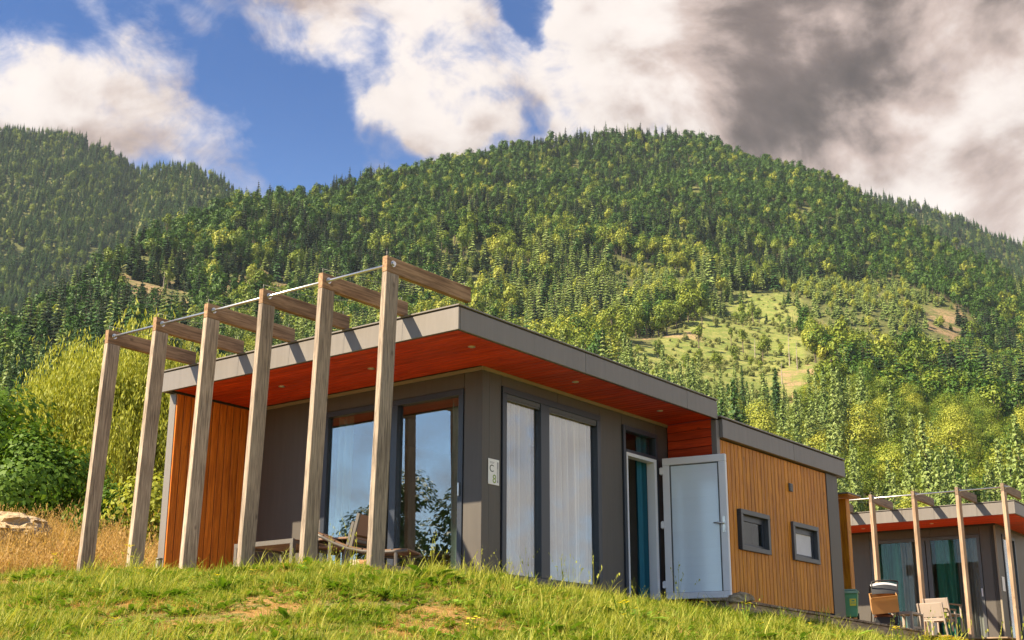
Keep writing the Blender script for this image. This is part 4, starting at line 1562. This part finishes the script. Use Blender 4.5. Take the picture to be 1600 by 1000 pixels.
def spray_conifer(seed, h, rad, levels, per, leaf, base=0.06, size=0.55):
    """conifer whose branches carry small hanging sprays"""
    rng = np.random.default_rng(seed)
    C, Nn = [], []
    for i in range(levels):
        t = i / (levels - 1)
        z = h * (base + (0.985 - base) * t)
        r = rad * (1 - t) ** 0.85 * rng.uniform(0.75, 1.15) + 0.04 * rad
        m_ = max(3, int(per * (1 - 0.6 * t)))
        a0 = rng.uniform(0, 6.28)
        for j in range(m_):
            a = a0 + 2 * pi * j / m_ + rng.normal() * 0.25
            rl = r * rng.uniform(0.55, 1.15)
            drop = rng.uniform(0.15, 0.5) * rl
            k_ = max(3, int(rl / (size * 0.42)))
            s_ = np.linspace(0.12, 1.0, k_)
            d = np.array((cos(a), sin(a), 0))
            p = d * (rl * s_)[:, None] + np.array((0, 0, 1.0)) * (z - drop * s_ ** 1.4)[:, None]
            p = p + rng.normal(size=p.shape) * size * 0.22
            C.append(p)
            Nn.append(d * 0.75 + np.array((0, 0, 0.55)) + rng.normal(size=p.shape) * 0.38)
    C, Nn = np.concatenate(C), np.concatenate(Nn)
    q = leaf_quads(rng, C, Nn, size, 0.5)
    crown = quadmesh('crown', q, len(C), leaf)
    tq = tube_quads([(0, 0, -0.6), (0, 0, h * 0.5), (0, 0, h * 0.97)], [h * 0.016, h * 0.010, h * 0.002], 6)
    return quadmesh('trunk', tq, len(tq) // 4, 'bark'), crown


def join_meshes(name, a, b):
    """trunk + crown into one mesh with two materials, for the far forest"""
    bm = bmesh.new()
    bm.from_mesh(a)
    n0 = len(bm.faces)
    bm.from_mesh(b)
    bm.faces.ensure_lookup_table()
    for i, f in enumerate(bm.faces):
        f.material_index = 0 if i < n0 else 1
    me = bpy.data.meshes.new(name)
    bm.to_mesh(me)
    bm.free()
    me.materials.append(a.materials[0])
    me.materials.append(b.materials[0])
    return me


def scatter(name, pts, rot, scl, idx, protos, label, kind='stuff'):
    """one stuff object: instances of prototype meshes on points (geometry nodes)"""
    coll = bpy.data.collections.new(name + '_kinds')
    for i, me in enumerate(protos):
        coll.objects.link(bpy.data.objects.new('%s_kind_%02d' % (name, i), me))
    n = len(pts)
    me = bpy.data.meshes.new(name)
    me.vertices.add(n)
    me.vertices.foreach_set('co', np.asarray(pts, np.float32).ravel())
    for nm, typ, arr, key in (('rot', 'FLOAT_VECTOR', rot, 'vector'), ('scl', 'FLOAT_VECTOR', scl, 'vector'), ('idx', 'INT', idx, 'value')):
        at = me.attributes.new(nm, typ, 'POINT')
        at.data.foreach_set(key, np.asarray(arr, np.int32 if typ == 'INT' else np.float32).ravel())
    for p_ in protos:
        for mt in p_.materials:
            if mt.name not in [q.name for q in me.materials if q]:
                me.materials.append(mt)
    o = link(name, me)
    ng = bpy.data.node_groups.new(name, 'GeometryNodeTree')
    ng.interface.new_socket('Geometry', in_out='INPUT', socket_type='NodeSocketGeometry')
    ng.interface.new_socket('Geometry', in_out='OUTPUT', socket_type='NodeSocketGeometry')
    gi, go = ng.nodes.new('NodeGroupInput'), ng.nodes.new('NodeGroupOutput')
    ci = ng.nodes.new('GeometryNodeCollectionInfo')
    ci.inputs['Collection'].default_value = coll
    ci.inputs['Separate Children'].default_value = True
    ci.inputs['Reset Children'].default_value = True
    ip = ng.nodes.new('GeometryNodeInstanceOnPoints')
    ip.inputs['Pick Instance'].default_value = True

    def attr(nm, typ):
        a = ng.nodes.new('GeometryNodeInputNamedAttribute')
        a.data_type = typ
        a.inputs['Name'].default_value = nm
        return next(s_ for s_ in a.outputs if s_.enabled and s_.name == 'Attribute')
    L = ng.links.new
    L(gi.outputs[0], ip.inputs['Points'])
    L(ci.outputs[0], ip.inputs['Instance'])
    L(attr('idx', 'INT'), ip.inputs['Instance Index'])
    L(attr('rot', 'FLOAT_VECTOR'), ip.inputs['Rotation'])
    L(attr('scl', 'FLOAT_VECTOR'), ip.inputs['Scale'])
    L(ip.outputs[0], go.inputs[0])
    md = o.modifiers.new('scatter', 'NODES')
    md.node_group = ng
    return tag(o, label, None, None, kind)


# prototypes: mid detail (single trees) and far detail (forest mass)
MID = {
    'broad': [broad_tree(100 + i, 18, 5.2 + 0.4 * (i % 3), 7000, 0.36, ['leaf_broad', 'leaf_yellow', 'leaf_broad', 'leaf_broad_dark'][i], 0.18 + 0.03 * i) for i in range(4)],
    'conifer': [spray_conifer(120 + i, 22, 3.5 + 0.3 * i, 46, 15, ['leaf_conifer_light', 'leaf_conifer', 'leaf_conifer_light'][i], 0.08, 0.62) for i in range(3)],
}
FARP = []
for i in range(4):
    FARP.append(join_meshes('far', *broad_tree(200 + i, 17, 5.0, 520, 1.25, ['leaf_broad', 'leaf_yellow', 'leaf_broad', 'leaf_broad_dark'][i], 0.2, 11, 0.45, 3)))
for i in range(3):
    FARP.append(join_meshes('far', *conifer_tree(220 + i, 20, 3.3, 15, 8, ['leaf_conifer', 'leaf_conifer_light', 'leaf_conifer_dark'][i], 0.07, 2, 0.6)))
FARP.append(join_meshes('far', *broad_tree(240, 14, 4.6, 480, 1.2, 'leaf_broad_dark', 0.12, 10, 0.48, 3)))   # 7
FARP.append(join_meshes('far', *conifer_tree(241, 9, 2.6, 10, 8, 'leaf_conifer_light', 0.04, 2, 0.65)))      # 8 young
FARP.append(join_meshes('far', *broad_tree(242, 3.0, 1.8, 160, 0.8, 'meadow_tuft', 0.02, 6, 0.5, 2)))        # 9 scrub
FARP.append(join_meshes('far', *broad_tree(243, 19, 4.2, 460, 1.15, 'leaf_broad', 0.45, 9, 0.45, 4)))       # 10 bare stem


def forest():
    rng = np.random.default_rng(77)
    pts, idx, scl = [], [], []
    az0, az1 = radians(-68), radians(-6)

    def sample(r0, r1, spacing):
        n = int((r1 * r1 - r0 * r0) / 2 * (az1 - az0) / spacing ** 2)
        a = rng.uniform(az0, az1, n)
        r = np.sqrt(rng.uniform(r0 * r0, r1 * r1, n))
        return CAM[0] + r * np.sin(a), CAM[1] + r * np.cos(a), r, np.degrees(a)
    for r0, r1, sp in ((285, 700, 6.9), (700, 2000, 6.9), (2000, 3000, 8.0)):
        x, y, r, az = sample(r0, r1, sp)
        dr = np.interp(az, MAIN[:, 0], MAIN[:, 2])
        z = height(x, y)
        # keep only what can be seen: not behind the main ridge unless on the far mountains
        el = np.degrees(np.arctan2(z + 22 - CAM[2], r))
        mel = np.interp(az, MAIN[:, 0], MAIN[:, 1])
        keep = (r < dr + 30) | (el > mel - 0.6)
        keep &= (r < np.where(az < -40, np.interp(az, LEFT[:, 0], LEFT[:, 2]), np.interp(az, RIGHT[:, 0], RIGHT[:, 2])) + 40)
        x, y, r, az, z, dr = (q[keep] for q in (x, y, r, az, z, dr))
        t = (r - 170) / (dr - 170)
        clr = np.zeros(len(x), bool)
        yng = np.zeros(len(x), bool)
        bre = np.zeros(len(x), bool)
        for P in CLEAR:
            clr |= inpoly(x + (fbm2(x / 18.0, y / 18.0, 51, 3) - 0.5) * 30, y + (fbm2(x / 18.0, y / 18.0, 52, 3) - 0.5) * 40, P)
        for P in YOUNG:
            yng |= inpoly(x, y, P)
        for P in BARE:
            bre |= inpoly(x, y, P)
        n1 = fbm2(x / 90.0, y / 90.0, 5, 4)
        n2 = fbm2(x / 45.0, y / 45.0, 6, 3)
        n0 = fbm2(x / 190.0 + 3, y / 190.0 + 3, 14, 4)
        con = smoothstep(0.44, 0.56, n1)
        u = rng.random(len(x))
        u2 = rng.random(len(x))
        dark = smoothstep(0.50, 0.74, t + (n2 - 0.5) * 0.5) * (r < dr + 40)  # cloud shadow on the upper slope, put in as darker species
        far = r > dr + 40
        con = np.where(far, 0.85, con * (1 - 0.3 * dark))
        lite = smoothstep(0.44, 0.56, n0 + 0.25 * (n2 - 0.5) + 0.34 * (0.52 - t)) * (1 - 0.9 * dark)  # sunlit bands put in as paler species, mostly lower down the slope
        left_conifers = smoothstep(-49, -53, az) * (r < 1000)  # dense dark conifers on the left slope
        lite = lite * (1 - 0.9 * left_conifers)
        con = np.maximum(con, 0.75 * left_conifers)
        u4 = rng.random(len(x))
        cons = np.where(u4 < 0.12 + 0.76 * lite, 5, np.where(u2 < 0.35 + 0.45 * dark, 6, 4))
        brd = np.where(u4 < 0.06 + 0.70 * lite, np.where(u2 < 0.6, 1, 0), np.where(u2 < 0.30 + 0.6 * np.maximum(dark, left_conifers), np.where(u2 < 0.4 * dark, 7, 3), np.where(u2 < 0.90, 0, np.where(u2 < 0.96, 2, 10))))
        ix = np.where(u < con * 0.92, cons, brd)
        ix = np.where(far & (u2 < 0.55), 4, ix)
        sc = (0.62 + 0.75 * rng.random(len(x)) ** 1.4) * (1.0 + 0.5 * (n0 - 0.35))
        sc = np.where(r < 480, sc * 1.08, sc)
        ix = np.where(yng, np.where(u2 < 0.8, 8, 1), ix)
        sc = np.where(yng & (ix != 8), sc * 0.55, sc)
        ix = np.where(clr & (u2 < 0.93), 9, ix)
        sc = np.where(clr & (ix == 9), rng.uniform(0.3, 1.15, len(x)), np.where(clr, sc * 0.6, sc))
        drop = (clr & (u2 > 1.75)) | (bre & (u2 > 0.06) & (n2 > 0.40))
        k_ = ~drop
        pts.append(np.stack([x, y, z - 0.3], -1)[k_])
        idx.append(ix[k_])
        scl.append(sc[k_])
    pts, idx, scl = np.concatenate(pts), np.concatenate(idx), np.concatenate(scl)
    rr = np.hypot(pts[:, 0] - CAM[0], pts[:, 1] - CAM[1])
    # the 260 nearest real trees become single things
    cand = np.where((idx <= 6) | (idx == 10))[0]
    el = np.degrees(np.arctan2(pts[cand, 2] + 14 - CAM[2], rr[cand]))
    azc = np.degrees(np.arctan2(pts[cand, 0] - CAM[0], pts[cand, 1] - CAM[1]))
    vis = ((azc > -62) & (azc < -12) & (el > np.where(azc > -26, 8.0, np.where(azc > -44, 14.0, 9.5))))
    cand = cand[vis]
    near = cand[np.argsort(rr[cand])[:280]]
    single = np.zeros(len(pts), bool)
    single[near] = True
    rest = ~single
    rots = np.zeros((rest.sum(), 3))
    rots[:, 2] = rng.uniform(0, 6.28, rest.sum())
    rots[:, 0] = rng.normal(0, 0.03, rest.sum())
    s3 = np.stack([scl[rest]] * 3, -1) * np.stack([rng.uniform(0.85, 1.15, rest.sum())] * 2 + [rng.uniform(0.85, 1.2, rest.sum())], -1)
    fidx = idx[rest].copy()
    nearf = rr[rest] < 560
    nb0 = len(FARP)
    mids = [join_meshes('near', *t_) for t_ in MID['broad'] + MID['conifer']]
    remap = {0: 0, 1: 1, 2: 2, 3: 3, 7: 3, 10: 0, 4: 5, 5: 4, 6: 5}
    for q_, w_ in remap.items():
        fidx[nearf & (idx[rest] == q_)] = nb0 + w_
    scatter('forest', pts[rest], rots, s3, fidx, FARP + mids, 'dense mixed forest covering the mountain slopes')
    WHERE = ('of the wood edge on the right', 'of the lower wood above the roof', 'of the lower wood behind the willow')
    TONE = {'broad': ('mid green', 'yellow green', 'mid green', 'dark green'), 'conifer': ('light green', 'dark green', 'light green')}
    for k_ in near:
        w_ = remap[int(idx[k_])]
        kind, var = ('broad', w_) if w_ < 4 else ('conifer', w_ - 4)
        tm, cm = MID[kind][var]
        az = math.degrees(math.atan2(pts[k_, 0] - CAM[0], pts[k_, 1] - CAM[1]))
        reg = 0 if az > -29 else 1 if az > -48 else 2
        root = empty('conifer_tree' if kind == 'conifer' else 'broadleaf_tree', pts[k_], float(rng.uniform(0, 6.28)))
        s_ = float(scl[k_]) * 0.98
        root.scale = (s_ * float(rng.uniform(0.85, 1.15)), s_ * float(rng.uniform(0.85, 1.15)), s_)
        lb = (TONE[kind][var] + (' pointed conifer ' if kind == 'conifer' else ' leafy broadleaf tree ') + WHERE[reg])
        gp = lb.replace('conifer', 'conifers').replace('tree', 'trees')
        tag(root, lb, 'tree', gp)
        link('trunk', tm, root)
        link('crown', cm, root)


forest()


def dead_trunk(x, y, h, seed, label):
    rng = np.random.default_rng(seed)
    z = float(height(np.array([float(x)]), np.array([float(y)]))[0])
    tq = [tube_quads([(0, 0, -0.5), (0.1, 0, h * 0.5), (0.25, 0.1, h)], [0.30, 0.2, 0.06], 7)]
    for i in range(9):
        a, zz = rng.uniform(0, 6.28), h * rng.uniform(0.3, 0.95)
        l = rng.uniform(0.5, 1.6)
        tq.append(tube_quads([(0.1, 0, zz), (cos(a) * l, sin(a) * l, zz + 0.3 * l)], [0.06, 0.015], 5))
    tq = np.concatenate(tq)
    tag(link('dead_trunk', quadmesh('dead_trunk', tq, len(tq) // 4, 'dead_wood'), None, (x, y, z)), label, 'tree', 'bare trunks by the clearing')


dead_trunk(-289.1, 634.3, 19, 60, 'tallest bare dead trunk at the right edge of the hillside clearing')
dead_trunk(-275.1, 613.3, 16, 61, 'second bare dead trunk right beside the tallest one at the clearing')
dead_trunk(-265.7, 573.5, 11, 62, 'short bare dead trunk below the other trunks at the clearing')
dead_trunk(-718.9, 572.5, 17, 63, 'bare dead trunk on the brown patch of the left hillside')
dead_trunk(-706.5, 526.3, 12, 64, 'short pale snag at the left end of the brown hillside patch')
dead_trunk(-326.8, 668.7, 12, 65, 'lone bare trunk in the middle of the hillside clearing')


def place(r, az):
    a = radians(az)
    x, y = CAM[0] + r * sin(a), CAM[1] + r * cos(a)
    return x, y, float(height(np.array([x]), np.array([y]))[0])


def willow(loc, h, rad, seed, label):
    rng = np.random.default_rng(seed)
    root = empty('willow_tree', loc, 0.4)
    tag(root, label, 'tree')
    Q = []
    tq = [tube_quads([(0, 0, -0.5), (0.1, 0, h * 0.3), (0.0, 0.1, h * 0.62)], [0.32, 0.24, 0.13], 9)]
    anchors = []
    for i in range(38):
        a = 2 * pi * i / 38 * 5.4 + rng.normal() * 0.3
        rr = rad * rng.uniform(0.15, 0.92)
        top = h * (0.99 - 0.5 * (rr / rad) ** 2) * rng.uniform(0.62, 1.02)
        p = np.array((cos(a) * rr, sin(a) * rr, top))
        tq.append(tube_quads([(0, 0, h * rng.uniform(0.25, 0.55)), p * np.array((0.5, 0.5, 0.82)), p], [0.09, 0.055, 0.02], 5))
        anchors.append(p)
    anchors = np.array(anchors)
    ns = 5200
    for s_ in range(ns):
        p = anchors[rng.integers(len(anchors))] + rng.normal(size=3) * np.array((0.42, 0.42, 0.26))
        ln = rng.uniform(0.8, 3.8) * (h / 9.0)
        m_ = int(ln / 0.11) + 3
        out = np.array((p[0], p[1], 0)) / (np.hypot(p[0], p[1]) + 0.3)
        sway = rng.normal(size=2) * 0.12
        k_ = np.arange(m_)
        tt = k_ / m_
        cen = p + out * (0.45 * (1 - np.exp(-3 * tt)))[:, None] + np.stack([sway[0] * tt, sway[1] * tt, -tt * ln + 0.15 * np.sin(pi * np.clip(tt * 3, 0, 1))], -1)
        cen[:, 2] = np.maximum(cen[:, 2], 0.5)
        cen = cen + rng.normal(size=cen.shape) * 0.035
        ax = np.stack([rng.normal(size=m_) * 0.28, rng.normal(size=m_) * 0.28, -np.ones(m_)], -1)
        ax /= np.linalg.norm(ax, axis=1, keepdims=True)
        sd = np.cross(ax, rng.normal(size=(m_, 3)))
        sd /= np.linalg.norm(sd, axis=1, keepdims=True)
        L_ = rng.uniform(0.10, 0.19, m_)[:, None]
        w_ = L_ * 0.13
        Q.append(np.stack([cen - ax * L_ * 0.5, cen + sd * w_, cen + ax * L_ * 0.5, cen - sd * w_], 1).reshape(-1, 3))
    Q = np.concatenate(Q)
    link('crown', quadmesh('crown', Q, len(Q) // 4, 'leaf_willow'), root)
    tq = np.concatenate(tq)
    link('trunk', quadmesh('trunk', tq, len(tq) // 4, 'bark'), root)


willow(place(37, -53.4), 7.5, 3.5, 8, 'tall yellow green weeping willow behind the pergola posts')


def single_tree(name, loc, label, seed, h, rad, n, size, leaf, group=None, **kw):
    root = empty(name, loc, seed * 1.3)
    tag(root, label, 'bush' if 'bush' in name else 'tree', group)
    tm, cm = broad_tree(seed, h, rad, n, size, leaf, **kw)
    link('trunk', tm, root)
    link('crown', cm, root)


single_tree('broadleaf_tree', place(33, -60.6), 'deep green leafy tree at the left edge behind the boulder', 301, 4.9, 2.8, 17000, 0.15, 'leaf_deep', base=0.06, nl=24, lob=0.34)
single_tree('broadleaf_tree', place(31, -57.6), 'low deep green spreading tree between boulder and willow', 302, 3.3, 2.0, 9000, 0.13, 'leaf_deep', base=0.03, nl=18, lob=0.36)
single_tree('bush', place(28, -54.6), 'small light green bush at the foot of the willow behind the first post', 303, 1.5, 1.0, 2600, 0.11, 'leaf_deep', base=0.02, nl=14, lob=0.4)
single_tree('bush', place(27, -52.6), 'small green bush between the second post and the wing wall', 304, 1.7, 1.1, 2600, 0.11, 'leaf_willow', base=0.02, nl=14, lob=0.4)
# trees on the valley side that the terrace glass mirrors
for i, (x, y, h_, rd) in enumerate(((-26.0, -31.0, 8.0, 3.6), (-31.5, -33.0, 9.4, 3.0), (-37.0, -30.0, 5.8, 3.4), (-20.5, -34.0, 6.0, 3.4))):
    z = float(height(np.array([float(x)]), np.array([float(y)]))[0])
    single_tree('broadleaf_tree', (x, y, z), ['round garden tree mirrored in the terrace glass', 'tall slim garden tree mirrored in the terrace glass', 'low wide garden tree mirrored in the terrace glass', 'smallest garden tree mirrored in the terrace glass'][i], 320 + i, h_ - z, rd, 11000, 0.26, 'leaf_broad_dark', None, base=0.05)

# ------------------------------------------------------------------ grass


def tuft(seed, n, h, spread, w, bend, mat, seeds=False):
    rng = np.random.default_rng(seed)
    v, f = [], []
    for i in range(n):
        a = rng.uniform(0, 6.28)
        rr = spread * math.sqrt(rng.random())
        b = np.array((cos(a) * rr, sin(a) * rr, -0.01))
        a2 = rng.uniform(0, 6.28)
        d = np.array((cos(a2), sin(a2), 0))
        sd = np.array((-sin(a2), cos(a2), 0))
        hh = h * rng.uniform(0.5, 1.15)
        bd = bend * hh * rng.uniform(0.3, 1.5)
        k0 = len(v)
        ts = (0.0, 0.4, 0.75, 1.0)
        for t in ts:
            c = b + d * bd * t * t + np.array((0, 0, hh * t * (1 - 0.18 * t * bend)))
            ww = w * (1 - t) ** 0.7 * rng.uniform(0.85, 1.1)
            if t < 1:
                v += [c - sd * ww, c + sd * ww]
            else:
                v.append(c)
        f += [(k0, k0 + 1, k0 + 3, k0 + 2), (k0 + 2, k0 + 3, k0 + 5, k0 + 4), (k0 + 4, k0 + 5, k0 + 6)]
        if seeds:
            for s_ in range(5):
                t = 0.8 + 0.05 * s_
                c = b + d * bd * t * t + np.array((0, 0, hh * t * (1 - 0.18 * t * bend)))
                e = rng.normal(size=3) * 0.005
                k0 = len(v)
                v += [c, c + e + np.array((0, 0, 0.008)), c + e * 1.2 + np.array((0, 0, 0.02)), c + np.array((0, 0, 0.015))]
                f.append((k0, k0 + 1, k0 + 2, k0 + 3))
    return pymesh('tuft', v, f, mat)


def rosette(seed, n, L, w, mat, lift=0.5):
    rng = np.random.default_rng(seed)
    v, f = [], []
    for i in range(n):
        a = 2 * pi * i / n + rng.normal() * 0.3
        d = np.array((cos(a), sin(a), 0))
        sd = np.array((-sin(a), cos(a), 0))
        l = L * rng.uniform(0.6, 1.1)
        lf = lift * rng.uniform(0.5, 1.3)
        k0 = len(v)
        for t, ww in ((0.0, 0.15), (0.4, 0.8), (0.7, 1.0), (1.0, 0.1)):
            c = d * l * t + np.array((0, 0, l * lf * (t - 0.55 * t * t)))
            v += [c - sd * w * ww, c + np.array((0, 0, -w * 0.25 * ww)), c + sd * w * ww]
        for k_ in range(3):
            q = k0 + k_ * 3
            f += [(q, q + 1, q + 4, q + 3), (q + 1, q + 2, q + 5, q + 4)]
    return pymesh('weed', v, f, mat)


def flower_stalk(seed, h, n, mat):
    rng = np.random.default_rng(seed)
    v, f, mi = [], [], []
    for i in range(n):
        a = rng.uniform(0, 6.28)
        top = np.array((cos(a) * 0.06 * rng.random(), sin(a) * 0.06 * rng.random(), h * rng.uniform(0.6, 1.0)))
        k0 = len(v)
        v += [(-0.002, 0, 0), (0.002, 0, 0), tuple(top + (0.002, 0, 0)), tuple(top - (0.002, 0, 0))]
        f.append((k0, k0 + 1, k0 + 2, k0 + 3))
        mi.append(0)
        for s_ in range(6):
            b = 2 * pi * s_ / 6
            k0 = len(v)
            d = np.array((cos(b), sin(b), 0.25))
            sd = np.array((-sin(b), cos(b), 0)) * 0.006
            v += [tuple(top), tuple(top + d * 0.009 + sd), tuple(top + d * 0.017), tuple(top + d * 0.009 - sd)]
            f.append((k0, k0 + 1, k0 + 2, k0 + 3))
            mi.append(1)
    return pymesh('flower', v, f, ['weed', mat], False, mi)


def lawn():
    rng = np.random.default_rng(5)
    P = [tuft(1, 14, 0.10, 0.045, 0.0034, 0.55, 'grass_green'), tuft(2, 14, 0.13, 0.055, 0.0036, 0.75, 'grass_green'), tuft(3, 12, 0.09, 0.05, 0.0032, 0.9, 'grass_yellow'),
         tuft(4, 12, 0.16, 0.05, 0.0036, 0.6, 'grass_yellow'), tuft(5, 12, 0.08, 0.06, 0.0030, 1.2, 'grass_dry'), tuft(6, 5, 0.34, 0.05, 0.0022, 0.35, 'grass_yellow', True),
         rosette(7, 8, 0.075, 0.014, 'weed', 0.7), rosette(8, 10, 0.055, 0.010, 'weed', 1.1), tuft(9, 10, 0.34, 0.07, 0.0030, 0.4, 'grass_dry', True), flower_stalk(10, 0.2, 6, 'flower_yellow'), tuft(11, 12, 0.42, 0.06, 0.0030, 0.3, 'grass_yellow', True)]
    az0, az1 = radians(-66), radians(-6)
    XS = []
    # lawn, density falling with distance
    for r0, r1, den in ((3.8, 7, 800), (7, 10, 1050), (10, 14, 900), (14, 19, 330), (19, 34, 60)):
        n = int((r1 * r1 - r0 * r0) / 2 * (az1 - az0) * den)
        a = rng.uniform(az0, az1, n)
        r = np.sqrt(rng.uniform(r0 * r0, r1 * r1, n))
        XS.append(np.stack([CAM[0] + r * np.sin(a), CAM[1] + r * np.cos(a)], -1))
    xy = np.concatenate(XS)
    x, y = xy[:, 0], xy[:, 1]
    bx = x + np.maximum(0, y - 4) * 0.095
    house = (x > -4.35) & (x < 0.05) & (y > -0.05) | (x > -4.35) & (x < 0.90) & (y > 4.35) | (x > -4.15) & (x < 0.50) & (y > -2.4) & (y < 0.1)
    walk = (y > 3.6) & (bx < 1.38) & (x > -5)
    k_ = ~(house | walk)
    x, y, bx = x[k_], y[k_], bx[k_]
    z = height(x, y)
    n = len(x)
    d1 = fbm2(x * 1.7 + 50, y * 1.7 + 50, 31, 4)
    d2 = fbm2(x * 3.0 + 50, y * 3.0 + 50, 32, 3)
    left = smoothstep(-3.8, -5.6, x + 0.35 * (y + 3.0))
    u = rng.random(n)
    bare = smoothstep(0.465, 0.555, d1 + 0.25 * (d2 - 0.5))
    keep = u > bare * 0.66
    rim = smoothstep(1.9, 0.6, np.abs(np.where(y < -2.4, y + 2.75, np.where(y < 3.8, x - 0.65, 9))))
    rim = np.maximum(rim, smoothstep(1.3, 0.3, np.abs(np.where(y > 4, bx - 1.65, 9))))
    rim = rim * (1 - left)
    u2 = rng.random(n)
    u3 = rng.random(n)
    ug = np.clip(u2 + 0.5 * (fbm2(x * 1.7 + 9, y * 1.7 + 9, 35, 3) - 0.5), 0, 1)
    ix = np.where(ug < 0.26, 0, np.where(ug < 0.42, 1, np.where(ug < 0.60, 2, np.where(ug < 0.74, 3, np.where(ug < 0.90, 6, 7)))))
    ix = np.where((u3 > 0.60) & (u3 < 0.68), 4, ix)
    ix = np.where((bare > 0.3) & (u3 < 0.5), 4, np.where((bare > 0.3) & (u3 < 0.62), 6, ix))
    ix = np.where(u3 > 0.998, 5, ix)
    ix = np.where((rim > 0.3) & (u3 > 0.9965), 5, ix)
    ix = np.where((rim > 0.3) & (u3 > 0.9993), 10, ix)
    ix = np.where((left > 0.4) & (u3 < 0.80 * left), np.where(u2 < 0.75, 8, 4), ix)
    ix = np.where((ix < 5) & (u3 > 0.9805) & (u3 < 0.9815), 9, ix)
    sc = rng.uniform(0.5, 1.25, n) * (1 + 0.15 * rim) * (0.5 + 0.8 * smoothstep(0.3, 0.7, d2))
    sc = np.where(bare > 0.4, sc * 0.75, sc)
    sc = np.where((ix == 6) | (ix == 7), sc * 1.45, sc)
    big_ = (rng.random(n) < 0.02) & (bare < 0.5)
    sc = np.where(big_, sc * 1.7, sc)
    sc = np.where(left > 0.4, sc * 1.25, sc)
    k_ = keep
    rot = np.zeros((n, 3))
    rot[:, 2] = rng.uniform(0, 6.28, n)
    rot[:, :2] = rng.normal(0, 0.10, (n, 2))
    scatter('grass', np.stack([x, y, z], -1)[k_], rot[k_], np.stack([sc] * 3, -1)[k_], ix[k_], P, 'sunlit rough grass with dry patches and weeds on the slope')
    # clump of yellow flowers by the second terrace
    m_ = 420
    fx = rng.normal(0.98, 0.30, m_)
    fy = rng.normal(13.4, 0.55, m_)
    fz = height(fx, fy)
    rot = np.zeros((m_, 3))
    rot[:, 2] = rng.uniform(0, 6.28, m_)
    fi = np.where(rng.random(m_) < 0.6, 0, 1)
    scatter('flower_clump', np.stack([fx, fy, fz], -1), rot, np.stack([rng.uniform(0.9, 1.7, m_)] * 3, -1), fi, [flower_stalk(31, 0.26, 9, 'flower_yellow'), tuft(32, 12, 0.22, 0.07, 0.003, 0.4, 'grass_green')], 'yellow flowers growing in front of the second chalet chairs')


lawn()
print('objects', len(bpy.data.objects))
